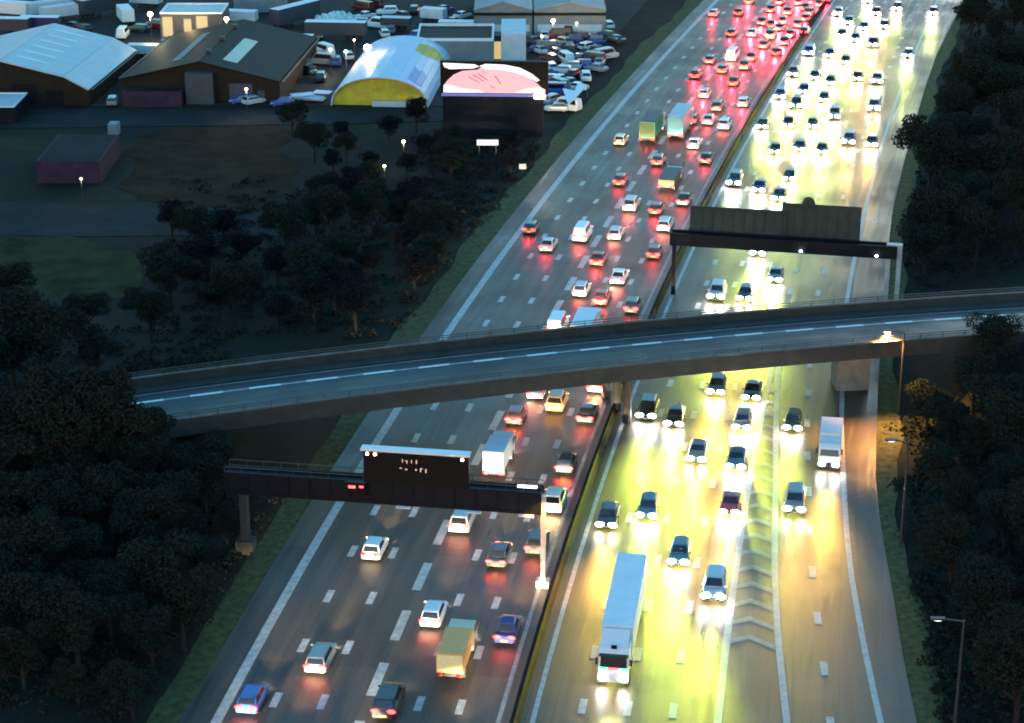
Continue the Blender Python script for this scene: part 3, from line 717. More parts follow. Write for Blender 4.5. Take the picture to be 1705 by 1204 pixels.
# big vehicles join the same ranking
BIG = [dict(px=(1124, 226), away=True, paint='blue', kind='lorry', id='blue'), dict(px=(1077, 232), away=True, paint='green', kind='lorry', id='green'), dict(px=(1109, 311), away=True, paint='brown', kind='flatbed lorry', id='flat'),
       dict(px=(978, 563), away=True, paint='white', kind='box lorry', id='boxwhite'), dict(px=(821, 788), away=True, paint='white', kind='high roofed van', id='luton'), dict(px=(749, 1125), away=True, paint='orange', kind='box lorry', id='orange'),  # the orange lorry takes its tone from warm light painted into the box
       dict(px=(1380, 771), away=False, paint='white', kind='box lorry', id='slip'), dict(px=(1021, 1126), away=False, paint='white', kind='articulated lorry', id='artic')]
for d in BIG:
    p = at(d['px'][0], d['px'][1], .85); d['o'], d['Y'] = road_of(p); items.append(d)
LB_A = [0, 3.75, 7.5, 11.05, 15.1, 18.4, 22.5]
LN_A = ['in the lane beside the solid left line', 'in the second lane from the solid line', 'in the lane left of the long dashes', 'in the lane right of the long dashes', 'in the second lane from the barrier', 'in the lane hugging the central barrier']
LB_T = [22.5, 27.9, 31.45, 35.0, 38.6, 42.0, 60]
LN_T = ['in the lane hugging the central barrier', 'in the second lane from the barrier', 'in the third lane from the barrier', 'in the fourth lane from the barrier', 'in the fifth lane from the barrier', 'in the outermost oncoming lane']
def by_road(o_):   # station where the bridge axis crosses offset o_
    best = min(range(180, 225), key=lambda Y: abs(by(rp(o_, Y).x) - rp(o_, Y).y)); return best
for d in items:
    B = LB_A if d['away'] else LB_T; k = 0
    while k < 5 and d['o'] > B[k + 1]: k += 1
    d['lane'] = k; yb = by_road(d['o'])
    if d['Y'] < yb: d['seg'] = 0
    elif d['away']: d['seg'] = 1 if d['Y'] < 318 else 2
    else: d['seg'] = 1 if d['Y'] < YG1 else 2
groups = {}
for d in items: groups.setdefault((d['away'], d['seg'], d['lane']), []).append(d)
for (aw, sg, ln), L_ in groups.items():
    if sg == 0: L_.sort(key=lambda d: -d['Y'])
    else: L_.sort(key=lambda d: d['Y'])
    for i, d in enumerate(L_):
        where = {0: 'below the bridge', 1: 'above the bridge', 2: '' if aw else 'beyond the gantry'}[sg]
        kn = {SU: 'tall car', H: 'hatchback', SA: 'saloon', ES: 'estate car', VA: 'van'}.get(d['kind'], d['kind'])
        if (aw and sg == 2): where = 'far up the queue'
        d['label'] = ('%s %s, %s %s %s' if aw else 'oncoming %s %s, %s %s %s') % (d['paint'], kn, ORD[i], where, (LN_A if aw else LN_T)[ln])
        if aw and ln == 0 and d['o'] < .3: d['label'] = '%s %s straddling the solid left line above the bridge' % (d['paint'], kn)
GA, GT = 'vehicles driving away with red tail lights', 'oncoming vehicles with headlights on'
for d in items:
    if 'id' in d: continue
    L = SHAPES[d['kind']][0]; t = tangent(d['Y']); rz = math.atan2(-t.x, t.y)
    pos = rp(d['o'], d['Y'], .012)
    if d['away']:
        pos = pos + t * (L / 2)
        far = d['px'][1] < 200
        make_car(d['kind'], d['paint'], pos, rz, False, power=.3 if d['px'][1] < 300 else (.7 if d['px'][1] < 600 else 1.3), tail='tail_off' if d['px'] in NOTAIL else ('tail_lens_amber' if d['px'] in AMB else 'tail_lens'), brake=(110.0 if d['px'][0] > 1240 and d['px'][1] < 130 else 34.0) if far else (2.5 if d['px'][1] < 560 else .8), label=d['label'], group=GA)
    else:
        pos = pos + t * (L / 2)
        make_car(d['kind'], d['paint'], pos, rz + math.pi, True, d['beam'], power=(.3 if d['px'] == (1214, 852) else (.85 if d['beam'] is AMBER else 1.0)) * (.20 if d['px'][1] < 340 else (.34 if d['px'][0] > 1300 else 1.0)), label=d['label'], group=GT)
byid = {d['id']: d for d in BIG}
def place_truck(i, dims, mats, **kw):
    d = byid[i]; t = tangent(d['Y']); rz = math.atan2(-t.x, t.y); L = dims[0] + 2.5
    toward = not d['away']
    pos = rp(d['o'], d['Y'], .012) + t * (L / 2)
    if i == 'boxwhite': pos = rp(*road_of(at(979, 517, 3.7)), .012) + t * -1.0
    return truck('', pos, rz + (math.pi if toward else 0), toward, dims, mats, d['label'], GT if toward else GA, **kw)
place_truck('blue', (9.0, 2.5, 4.0), [M['box_blue'], M['box_pale'], M['box_blue'], PM['white']], name='box_truck')
place_truck('green', (8.0, 2.5, 3.6), [M['box_green'], M['box_dark'], M['box_olive'], PM['white']], name='box_truck')
place_truck('flat', (7.0, 2.4, 1.9), [M['box_dark'], M['box_dark'], M['box_orange'], PM['brown']], name='flatbed_truck')
place_truck('boxwhite', (6.6, 2.4, 3.7), [M['box_white'], M['box_white'], M['box_pale'], PM['white']], name='box_truck')
place_truck('luton', (4.2, 2.1, 3.1), [M['box_white'], M['box_pale'], M['box_white'], PM['white']], name='box_truck')
place_truck('orange', (4.6, 2.2, 2.75), [M['box_orange'], M['box_orange'], M['box_lit_yellow'], PM['cream']], name='box_truck', tail=False)
place_truck('slip', (4.3, 2.2, 3.0), [M['box_white'], M['box_white'], M['box_white'], PM['white']], name='box_truck', beam=AMBER, power=1.0)
place_truck('artic', (13.4, 2.55, 4.0), [M['box_white'], M['box_white'], M['box_white'], PM['white']], name='articulated_lorry', cat='lorry', artic=True, markers=True, beam=NEUT, power=1.5)

# ------------------------------------------------------------------ street lamps along the slip road
def street_lamp(base, headpx, Yh, label, m, light=None, arm=1.6, side=-1):
    z = zfor(headpx[1], base.y - .2); t = thing('street_lamp', label, 'street lamp', base)
    hx = at(headpx[0], headpx[1], z).x - base.x
    h = z - base.z
    MB().tube((0, 0, 0), (0, 0, h + .1), .17, .09, 8).build('pole', M['steel'], t)
    MB().tube((0, 0, h), (hx, 0, h + .25), .07, .06, 6).build('arm', M['steel'], t)
    hd = MB().box((hx, 0, h + .25), (1.1, .4, .16)).build('lantern', M['steel'], t)
    MB().ell((hx, 0, h + .15), .42, .17, .1).build('lamp', m, hd)
    if light:
        d = bpy.data.lights.new('lamp_light', 'SPOT'); d.energy = light[0]; d.color = light[1]; d.spot_size = R(140); d.spot_blend = .6; d.shadow_soft_size = .25
        o = bpy.data.objects.new('lamp_light', d); COL.objects.link(o); o.parent = t; o.location = (hx, 0, h - .05)
    return t
def gz(p): return Vector((p.x, p.y, height(p.x, p.y)))
street_lamp(gz(at(1500, 905)), (1485, 738), 0, 'slim lamp post with a small lit lantern beside the slip road bend', M['lamp_dim'])
street_lamp(gz(at(1588, 1225)), (1562, 1037), 0, 'tall lamp post at the bottom right edge of the slip road verge', M['lamp_dim'])
street_lamp(gz(at(1496, 690)), (1478, 556), 0, 'lamp post with orange light standing against the bridge parapet', M['lamp_warm'], (2200, (1, .45, .12)))

# ------------------------------------------------------------------ industrial estate, upper left
AX = Vector((.084, .9965, 0)); BX_ = Vector((.9965, -.084, 0))
UP = Vector((0, 0, 1))
def flat_patch(name, pts, z, m, jit=.3):
    rj = random.Random(len(pts) + int(pts[0].x * 10)); q = []
    for p, r in zip(pts, pts[1:] + pts[:1]):
        n = max(1, int((r - p).length / 3))
        for i in range(n): q.append(p.lerp(r, i / n) + Vector((math.sin(p.x + i * 1.1), math.cos(p.y * 1.3 + i * .8), 0)) * jit * .5 + Vector((rj.uniform(-1, 1), rj.uniform(-1, 1), 0)) * jit * .25)
    b = MB(); b.v = [Vector((p.x, p.y, z)) for p in q]; b.f = [list(range(len(q)))]; b.m = [0]
    return tag(b.build(name, m), kind='structure')
flat_patch('industrial_yard', [at(-120, 176), at(735, 176), at(905, 190), at(1092, -14), at(1130, -60), at(-160, -60)], -.05, M['yard'])
flat_patch('service_road', [at(-80, 214), at(560, 206), at(780, 200), at(770, 182), at(-80, 182)], -.04, M['track'])
flat_patch('service_road', [at(-80, 392), at(480, 392), at(520, 358), at(-80, 330)], -.06, M['track'])
flat_patch('lawn', [at(-60, 470), at(60, 490), at(190, 500), at(250, 470), at(200, 410), at(60, 392), at(-60, 392)], -.05, M['lawn'], 2.0)
flat_patch('bare_ground', [at(215, 335), at(215, 225), at(300, 208), at(470, 212), at(495, 300), at(440, 345)], -.07, mat('bare soil', (.036, .022, .012), .95, spec=.05, var=.5, scale=.2, bump=.5), 2.5)

def prism_building(name, label, A, B, depth, prof, wallm, roofm, cat='building', roof_t=.25, over=.4):
    """gable-type building: A, B front base corners; prof = [(u, z)...] roof outline from A to B; depth vector"""
    d = Vector(depth); t = thing(name, label, cat, (A + B) / 2); o = t.location.copy()
    w = B - A
    P = [A + w * u + UP * z - o for u, z in prof]
    b = MB(); b.poly([A - o] + P + [B - o], d); b.build('wall', wallm, t)
    b = MB(); dn = d.normalized()
    for p, q in zip(P, P[1:]):
        n = Vector(dn).cross(q - p).normalized(); n = n if n.z > 0 else -n
        b.poly([p - dn * over + n * .02, q - dn * over + n * .02, q - dn * over + n * (.02 + roof_t), p - dn * over + n * (.02 + roof_t)], d + dn * 2 * over)
    r = b.build('roof', roofm, t)
    return t, r, P, d
def shed_front(t, P, d, doors, m):
    u = (P[-1] - P[0]); u.z = 0; w = u.length; u = u / w; dn = d.normalized(); a = P[0].copy(); a.z = -.0
    for f, wd, h in doors:
        c = a + u * (w * f); q = -dn * .05
        b = MB(); b.poly([c + q, c + u * wd + q, c + u * wd + UP * h + q, c + UP * h + q], dn * .04); b.build('roller_door', m, t)
    for p in (P[0], P[-1]):
        b = MB(); s_ = -1 if p is P[0] else 1
        b.box((0, 0, 0), (.25, d.length, .2), M=Matrix.Translation(p + d / 2 + u * s_ * .55 + UP * .05) @ Matrix.Rotation(math.atan2(-dn.x, dn.y), 4, 'Z')); b.build('gutter', M['steel'], t)
# pale shed
A = at(-150, 172); B = at(150, 176)
z_e = zfor(152, B.y)
fr = Vector((B.x, B.y, 0)); A = fr - BX_ * 30
t, r, P, d = prism_building('shed', 'brown walled shed under a broad pale roof with white skylight strips', A, fr, AX * 31, [(0, 3.0), (.16, 5.0), (.5, 7.4), (.86, 4.9), (1, 2.7)], M['wall_brown'], M['roof_pale'])
b = MB(); nrm = (P[2] - P[3]).cross(d).normalized(); nrm = nrm if nrm.z > 0 else -nrm
for k in range(6):
    f = .14 + k * .145; c0 = P[2] + (P[3] - P[2]) * .12 + d * f; c1 = P[2] + (P[3] - P[2]) * .62 + d * f
    b.poly([c0 + nrm * .275, c1 + nrm * .275, c1 + d.normalized() * .7 + nrm * .275, c0 + d.normalized() * .7 + nrm * .275], nrm * .05)
b.build('skylight', M['roof_light'], r)
shed_front(t, P, d, ((.55, 4.5, 3.6), (.75, 3.0, 2.6)), M['wall_dark'])
# dark shed
fr0 = at(206, 166); fr1 = at(470, 166)
A = fr0; B = fr0 + BX_ * (fr1 - fr0).length
t, r, P, d = prism_building('shed', 'dark brown shed with two pale rooflight strips on its dark roof', A, B, AX * 36, [(0, 3.6), (.5, 6.8), (1, 3.6)], M['wall_brown'], M['roof_dark'])
for (p, q, f0, f1, u0, u1, m) in ((P[0], P[1], .15, .8, .55, .66, 'wall_grey'), (P[1], P[2], .12, .62, .22, .40, 'rooflight')):
    n = (q - p).cross(d).normalized(); n = n if n.z > 0 else -n
    b = MB(); c = lambda u, f: p + (q - p) * u + d * f + n * .28
    b.poly([c(u0, f0), c(u1, f0), c(u1, f1), c(u0, f1)], n * .06); b.build('rooflight', M[m], r)
shed_front(t, P, d, ((.68, 4.0, 3.2), (.86, 1.2, 2.1)), M['wall_slate'])
for f in (.2, .5, .8): MB().box(tuple(P[1] + d * f + UP * .45), (.9, .9, .6)).build('roof_vent', M['steel'], r)
def box_building(name, label, x0, x1, y, h, depth, wallm, roofm, cat='building', parapet=.5, ax=None, z0=-.1):
    A = at(x0, y); B = at(x1, y); t = thing(name, label, cat, (A + B) / 2); o = t.location.copy()
    u = (B - A).normalized() if ax is None else ax; d = Vector((-u.y, u.x, 0)) * depth; w = (B - A).length
    A2 = -u * w / 2; B2 = u * w / 2
    b = MB(); b.poly([A2 + UP * z0, B2 + UP * z0, B2 + UP * h, A2 + UP * h], d); b.build('wall', wallm, t)
    b = MB(); b.poly([A2 + UP * (h + .01) + u * .35 + d * (.35 / depth), B2 + UP * (h + .01) - u * .35 + d * (.35 / depth), B2 + UP * (h + .01) - u * .35 + d * (1 - .35 / depth), A2 + UP * (h + .01) + u * .35 + d * (1 - .35 / depth)], UP * .05); b.build('roof', roofm, t)
    if parapet:
        b = MB(); dn = d.normalized()
        for p, q, s in ((A2, B2, dn), (A2 + d, B2 + d, -dn)): b.poly([p + UP * (h + .012), q + UP * (h + .012), q + s * .34 + UP * (h + .012), p + s * .34 + UP * (h + .012)], UP * parapet)
        for p, s in ((A2, u), (B2, -u)): b.poly([p + dn * .34 + UP * (h + .012), p + s * .34 + dn * .34 + UP * (h + .012), p + s * .34 + d - dn * .34 + UP * (h + .012), p + d - dn * .34 + UP * (h + .012)], UP * parapet)
        b.build('parapet', M['box_white'], t)
    return t, u, d, w
box_building('annex', 'slate blue block standing at the front of the dark brown shed', 310, 356, 173, 5.2, 2.3, M['wall_slate'], M['wall_slate'], parapet=0)
box_building('annex', 'low dark maroon lean-to in front of the dark brown shed', 206, 303, 177, 2.5, 2.2, M['wall_maroon'], M['wall_dark'], parapet=0)
# barrel-vault tent
A = at(554, 174); B = A + BX_ * 16.4
prof = [(.5 - .5 * math.cos(math.pi * k / 16), 4.9 * math.sin(math.pi * k / 16) ** .85) for k in range(17)]
t, r, P, d = prism_building('marquee', 'barrel roofed pale blue marquee with a yellow front', A, B, AX * 33, prof, M['tent_yellow'], M['tent_blue'], roof_t=.18, over=.9)
b = MB()
for k in (11, 12):
    p, q = P[k], P[k + 1]; n = (q - p).cross(d).normalized(); n = n if n.z > 0 else -n
    b.poly([p + d * (.05 if k == 11 else .02) + n * .22, q + d * .03 + n * .22, q + d * .27 + n * .22, p + d * .33 + n * .22], n * .03)
b.build('painted_patch', M['tent_mark'], r)
b = MB()
for k in (10, 11, 12, 13):
    p, q = P[k], P[k + 1]; n = (q - p).cross(d).normalized(); n = n if n.z > 0 else -n
    b.poly([p + d * (.62 + abs(k - 11.5) * .04) + n * .22, q + d * (.62 + abs(k - 10.5) * .04) + n * .22, q + d * (.9 - abs(k - 10.5) * .03) + n * .22, p + d * (.9 - abs(k - 11.5) * .03) + n * .22], n * .03)
b.build('painted_patch', M['tent_yellow'], r)
b = MB(); b.box((3.2, -1.2, .5), (9, .5, .9), rz=-.08); b.build('front_step', M['box_pale'], t)
# LED billboard
YB = 320.0; zb, zt_ = zfor(155, YB), zfor(103, YB)
bl = at(735, 155, zb); brr = at(911, 157, zb); w = (brr - bl).length
bt = thing('billboard', 'big glowing pink screen on a dark clad tower beside the motorway', 'billboard', (bl.x, YB, 0), math.atan2(brr.y - bl.y, brr.x - bl.x))
MB().box((w / 2, .55, (zb + zt_) / 2), (w + .3, 1.0, zt_ - zb + .3)).build('frame', M['sign_black'], bt)
sc = MB().box((w / 2, .02, (zb + zt_) / 2), (w, .06, zt_ - zb)).build('screen', M['sign_black'], bt)
hh = zt_ - zb
def spoly(pts, m, k): 
    b = MB(); b.poly([(u * w, -.01 - k * .012, zb + v * hh) for u, v in pts], (0, -.01, 0)); b.build('screen_image', M[m], sc)
spoly([(.02, .02), (.98, .02), (.985, .14), (.95, .20), (.90, .36), (.83, .52), (.72, .68), (.60, .78), (.48, .84), (.38, .84), (.34, .76), (.20, .72), (.12, .60), (.06, .42), (.02, .24)], 'screen_pink', 1)
spoly([(.015, .97), (.03, .84), (.08, .77), (.2, .79), (.3, .80), (.36, .86), (.32, .93), (.2, .95)], 'screen_white', 2)
spoly([(.36, .88), (.42, .95), (.6, .93), (.74, .84), (.85, .66), (.93, .45), (.90, .40), (.80, .57), (.68, .70), (.55, .77), (.42, .78)], 'screen_white', 2)
spoly([(.02, .03), (.22, .03), (.40, .05), (.36, .11), (.2, .16), (.06, .28), (.025, .26)], 'screen_white', 2)
spoly([(.70, .04), (.97, .04), (.975, .15), (.93, .22), (.8, .17)], 'screen_white', 2)
for a, c in (((.25, .52), (.36, .34)), ((.29, .60), (.40, .38)), ((.34, .64), (.43, .42)), ((.50, .56), (.56, .30)), ((.46, .24), (.50, .17)), ((.38, .70), (.42, .66))):
    spoly([a, (a[0] + .014, a[1] + .02), (c[0] + .012, c[1] + .01), c], 'screen_rose', 3)
MB().box((w / 2, -.06, zb - .22), (w, .2, .42)).build('light_strip', M['screen_blue'], bt)
MB().box((w * .93, -.2, zb - .35), (1.7, .2, .6)).build('flood_lamp', M['lamp_white'], bt)
MB().box((w / 2 - .2, 1.0, zb / 2 - .3), (w - .8, 2.2, zb - .2)).build('tower', M['wall_dark'], bt)
# pale block with tower
t, u, d, w = box_building('depot', 'pale grey depot block with white parapet and one tall end bay', 694, 822, 106, 4.2, 14, M['wall_grey'], M['roof_dark'], parapet=.5)
b = MB(); b.poly([u * (w / 2 + 1.4) - UP * .1, u * (w / 2 + 6) - UP * .1, u * (w / 2 + 6) + UP * 5.6, u * (w / 2 + 1.4) + UP * 5.6], d); b.build('end_bay', M['box_pale'], t)
MB().box(tuple(u * (w / 2 + .7) + d * .3 + UP * 1.6), (1.3, .5, 3.2)).build('lit_doorway', M['warm_bay'], t)
# far warehouses
for x0, x1, lab in ((790, 886, 'long grey warehouse with a pale roof at the upper edge'), (889, 1008, 'second grey warehouse with pale roof nearest the motorway verge')):
    A = at(x0, 60); B = at(x1, 60)
    t, r, P, d = prism_building('warehouse', lab, A, B, Vector((0, 34, 0)), [(0, 5.0), (.5, 6.6), (1, 5.0)], M['wall_grey'], M['roof_grey'])
    MB().box(tuple((B - A) * 0 + Vector((0, -.3, 4.4))), ((B - A).length, .4, .5)).build('gutter', M['roof_dark'], t)
    MB().box((0, -.1, 1.6), ((B - A).length * .9, .12, 1.4)).build('shutter_band', M['box_pale'], t)
box_building('shed', 'small pale roofed shed at the left edge below the broad pale roof', -60, 26, 205, 2.6, 10, M['wall_dark'], M['roof_pale'], parapet=.2)
box_building('shed', 'low plum dark shed in the dim compound near the left edge', 62, 168, 304, 3.2, 16, M['wall_maroon'], M['track'], parapet=0)
box_building('hut', 'tiny grey hut on the dark service road in the compound', 180, 196, 226, 1.8, 2.5, M['wall_grey'], M['roof_grey'], parapet=0)
# warm lit loading bay
t, u, d, w = box_building('loading_bay', 'loading bay glowing warm yellow among parked trailers', 268, 372, 64, 4.8, 10, M['wall_slate'], M['roof_pale'], parapet=.3)
for x0, x1, z0, z1 in ((-.46, -.30, .4, 4.2), (-.12, .0, .3, 3.8), (.08, .26, 2.0, 4.4)):
    b = MB(); b.poly([u * x0 * w - d.normalized() * .06 + UP * z0, u * x1 * w - d.normalized() * .06 + UP * z0, u * x1 * w - d.normalized() * .06 + UP * z1, u * x0 * w - d.normalized() * .06 + UP * z1], d.normalized() * .04); b.build('lit_doorway', M['warm_bay'], t)
dl = bpy.data.lights.new('bay_light', 'POINT'); dl.energy = 110; dl.color = (1, .7, .3); dl.shadow_soft_size = .5
o = bpy.data.objects.new('bay_light', dl); COL.objects.link(o); o.parent = t; o.location = (0, -5, 5.5)
box_building('office', 'pale green grey office block behind the lit loading bay', 390, 470, 20, 4.5, 12, M['wall_grey'], M['roof_pale'], parapet=.3)
def trailer(label, x, y, ang, L, h, sidem, roofm, group='trailers parked in the yard', w=2.5):
    p = at(x, y); t = thing('semi_trailer', label, 'trailer', p, R(ang), group)
    bx = MB().box((0, 0, (1.1 + h) / 2), (w, L, h - 1.1)).build('cargo_box', sidem, t)
    MB().box((0, 0, h + .03), (w - .04, L - .04, .06)).build('roof', roofm, t)
    for s in (-1, 1):
        b = MB()
        for k in (0, 1.25, 2.5): b.tube((s * (w / 2 - .3), -L / 2 + 1.6 + k, .5), (s * (w / 2 - .04), -L / 2 + 1.6 + k, .5), .5, n=10)
        b.build('wheel', M['tyre'], t)
    b = MB()
    for s in (-1, 1): b.box((s * .8, L / 2 - 2.2, .55), (.12, .12, 1.1))
    b.build('landing_leg', M['trim'], t)
for a in (('white topped trailer at the left edge behind the pale roof', 14, 58, 84, 9, 3.4, 'box_dark', 'box_white'), ('navy curtain trailer with white top beside the left edge', 68, 54, 86, 8, 3.2, 'box_navy', 'box_white'),
          ('pale lilac trailer lying slantwise above the navy trailer', 82, 27, -52, 10, 3.2, 'box_pale', 'box_pale'), ('second slanting pale trailer right of the lilac trailer', 108, 34, -52, 10, 3.2, 'box_pale', 'box_pale'),
          ('dark sided trailer with bright white roof edge near top left', 172, 26, -40, 12, 4.0, 'box_dark', 'box_pale'), ('silver tapering tank trailer beside the broad pale roof', 240, 97, 84, 6, 2.6, 'box_pale', 'tarp'),
          ('white roofed trailer just right of the lit loading bay', 432, 72, 82, 6, 2.8, 'box_pale', 'box_white'), ('long dark trailer with white top above the dark shed', 466, 93, 85, 13, 4.0, 'box_dark', 'box_white'),
          ('long white roofed trailer below the crumpled tarpaulin heap', 560, 66, 85, 12, 3.6, 'box_dark', 'box_white'), ('black slanting trailer with white edge at the top edge', 492, 42, -34, 13, 4.2, 'box_dark', 'box_white'),
          ('white box trailer nearest the top left corner', 22, 30, 70, 8, 3.4, 'box_white', 'box_white'), ('white trailer end on between the slanting trailers and the yellow floodlight', 210, 40, 20, 7, 3.4, 'box_white', 'box_white'), ('pale trailer at the top edge left of the loading bay', 235, 12, 75, 9, 3.4, 'box_pale', 'box_white'), ('white trailer above the long dark trailer roof', 400, 42, 80, 7, 3.0, 'box_pale', 'box_white'), ('white trailer parked square in front of the far grey warehouse', 760, 60, 85, 7, 3.0, 'box_pale', 'box_white'), ('grey trailer parked among dark scrap above the marquee', 660, 50, 80, 6, 2.6, 'box_dark', 'box_pale'), ('short white trailer at the corner of the grey depot', 722, 38, 70, 5, 3.0, 'box_pale', 'box_white')):
    trailer(a[0], a[1], a[2], a[3], a[4], a[5], M[a[6]], M[a[7]])
# crumpled tarpaulin heap
b = MB(); rnd = random.Random(3); c = at(560, 44)
b = MB(); n = 16
vs = []
for i in range(n + 1):
    for j in range(n + 1):
        u_, v_ = i / n * 2 - 1, j / n * 2 - 1; r2 = max(0, 1 - (u_ * u_ + v_ * v_) * .8)
        vs.append((u_ * 4.6 + rnd.uniform(-.2, .2), v_ * 6 + rnd.uniform(-.2, .2), -.1 + r2 ** .5 * 2.6 + (rnd.uniform(-.6, .6) if r2 > .05 else 0)))
b.add(vs, [(i * (n + 1) + j, (i + 1) * (n + 1) + j, (i + 1) * (n + 1) + j + 1, i * (n + 1) + j + 1) for i in range(n) for j in range(n)])
o = b.build('tarpaulin_heap', M['tarp']); o.location = c; tag(o, 'crumpled pale green tarpaulin heap behind the white roofed trailer', 'heap')
b = MB()
for k in range(5): b.box((rnd.uniform(-3, 3), rnd.uniform(-1.5, 1.5), .3 + k * .28), (rnd.uniform(3, 5), 2.2, .12), rz=rnd.uniform(-.4, .4))
o = b.build('sheet_stack', M['tent_blue']); o.location = at(520, 170); tag(o, 'untidy stack of pale blue sheets left of the marquee', 'stack')
# parked cars in the crowded yard and loose ones
YARD = [(892, 74), (905, 86), (935, 75), (966, 66), (948, 90), (915, 104), (941, 104), (962, 102), (979, 84), (925, 58), (907, 64), (989, 97), (1008, 63), (1024, 70), (1009, 98), (917, 116), (934, 122), (957, 128), (975, 133), (992, 118), (1012, 46), (915, 137), (933, 137), (948, 142), (918, 157), (922, 172), (958, 150), (948, 57), (976, 52), (991, 75), (943, 183), (926, 185),
        (898, 88), (929, 66), (951, 72), (985, 66), (944, 82), (969, 92), (925, 94), (999, 108), (911, 127), (985, 105), (950, 115), (929, 149), (966, 112), (996, 88),
        (20, 24), (48, 24), (120, 48), (140, 52), (205, 62), (230, 52), (275, 78), (300, 72), (345, 68), (380, 60), (395, 52), (530, 62), (540, 90), (560, 108), (580, 98), (500, 112), (515, 122), (535, 134), (630, 46), (645, 24), (668, 30), (690, 22), (720, 58), (610, 30), (770, 30), (755, 40), (740, 20),
        (596, 42), (640, 60), (652, 54), (700, 62), (618, 14), (604, 18), (345, 58), (300, 60), (325, 52), (258, 46), (404, 172), (423, 173), (537, 107), (470, 176), (188, 173)]
YC = ['white', 'silver', 'grey', 'blue', 'dark', 'white', 'silver', 'dark red', 'dark', 'dark blue', 'grey', 'dark green']
rnd = random.Random(11)
for k, (x, y) in enumerate(YARD):
    kd = rnd.choice([H, SA, ES, SU, VA, H]); pc = YC[rnd.randrange(len(YC))]; ang = rnd.choice([0, 85, 60, -40, 30]) + rnd.uniform(-12, 12)
    if k in (8, 16, 18, 26, 30): pc = 'white'
    D = car_meshes(kd); kn = {SU: 'tall car', H: 'hatchback', SA: 'saloon', ES: 'estate car', VA: 'van'}[kd]
    gl = 'parked cars in the crowded yard' if k < 46 else 'parked cars around the trailers'
    row = 'top' if y < 66 else ('upper' if y < 92 else ('middle' if y < 125 else ('lower' if y < 160 else 'bottom')))
    side = 'left' if x < 920 else ('centre' if x < 960 else 'right')
    if k < 46: lab = 'unlit %s %s parked in the %s %s of the crowded yard' % (pc, kn, row, side)
    else:
        near = 'beside the white roofed trailer' if 590 < x < 720 else ('by the lit loading bay' if 255 < x < 400 and y < 80 else ('at the top left behind the broad pale roof' if x < 255 and y < 80 else ('left of the marquee' if 480 < x < 600 else ('near the grey depot' if x > 700 else 'in front of the brown sheds'))))
        lab = 'unlit %s %s parked %s' % (pc, kn, near)
    t = thing('parked_van' if kd == VA else 'parked_car', lab, 'van' if kd == VA else 'car', at(x, y), R(ang), gl)
    omat(link('body', D['body'], t), PM[pc]); link('windscreen', D['windscreen'], t); [link('side_window', D['side_window', q], t) for q in (-1, 1)]
    if kd != VA: link('rear_window', D['rear_window'], t)
    L, Wd = D['dim'][:2]
    for sx in (-1, 1):
        for sy in (-.31, .31):
            wv = link('wheel', D['wheel'], t); wv.location = (sx * (Wd / 2 - .13), sy * L, .33)
b = MB(); pts = [at(937, 148, 2.2), at(957, 152, 2.2), at(962, 139, 2.2), at(978, 142, 2.2), at(962, 160, 2.2), at(946, 176, 2.2)]
c = sum(pts, Vector()) / 6; c.z = 0
t = thing('canopy', 'pale angular canopy at the lower corner of the crowded yard', 'canopy', c)
MB().poly([p - c for p in pts], (0, 0, .12)).build('canopy_roof', M['box_white'], t)
b = MB()
for p in pts[::2] + [pts[3]]: b.tube((p.x - c.x, p.y - c.y, -.1), (p.x - c.x, p.y - c.y, 2.2), .08, n=6)
b.build('post', M['steel'], t)
# yard lamps
def yard_lamp(x, y, h, label, m=None, size=.35, light=0, col=(1, .85, .5)):
    p = at(x, y, h); p.z = -.05; t = thing('yard_lamp', label, 'lamp', p)
    MB().tube((0, 0, 0), (0, 0, h), .07, .05, 6).build('pole', M['steel'], t)
    MB().box((0, .1, h + .12), (size * 1.5, size, .14)).build('lantern', M['steel'], t)
    MB().ell((0, -.05, h), size * .75, size * .5, size * .6).build('lamp', m or M['lamp_warm'], t)
    if light:
        d = bpy.data.lights.new('lamp_light', 'POINT'); d.energy = light * .16; d.color = col; d.shadow_soft_size = .3
        o = bpy.data.objects.new('lamp_light', d); COL.objects.link(o); o.parent = t; o.location = (0, -.2, h - size - .15)
for a in ((410, 148, 5, 'lit lamp on a pole in front of the dark brown shed', None, .3, 250), (672, 235, 5, 'bright lamp highest of three on the dark service track', None, .3, 150), (640, 276, 5, 'middle lamp of three on the dark service track', None, .25, 60), (622, 300, 5, 'lowest lamp of three on the dark service track', None, .22, 40),
          (612, 79, 6, 'dazzling floodlight at the back of the pale blue marquee', M['lamp_white'], .95, 2600), (550, 82, 5, 'slim white lamp behind the long dark trailer', M['lamp_white'], .3, 80), (576, 85, 5, 'white lamp on a pole left of the marquee', M['lamp_white'], .38, 120), (590, 66, 5, 'small white lamp at the end of the white roofed trailer', M['lamp_white'], .22, 40),
          (250, 23, 6, 'yellow floodlight left of the lit loading bay', None, .7, 900), (377, 31, 6, 'yellow floodlight right of the lit loading bay', None, .6, 900), (921, 34, 5, 'yellow lamp in front of the warehouse nearest the motorway', None, .5, 300), (960, 38, 5, 'pale lamp right beside the yellow warehouse lamp', M['lamp_dim'], .4, 120), (902, 60, 5, 'dim warm lamp at the top left of the crowded yard', None, .28, 80), (135, 297, 4, 'small yellowish lamp on the plum dark shed', M['lamp_dim'], .3, 60)):
    yard_lamp(*a)
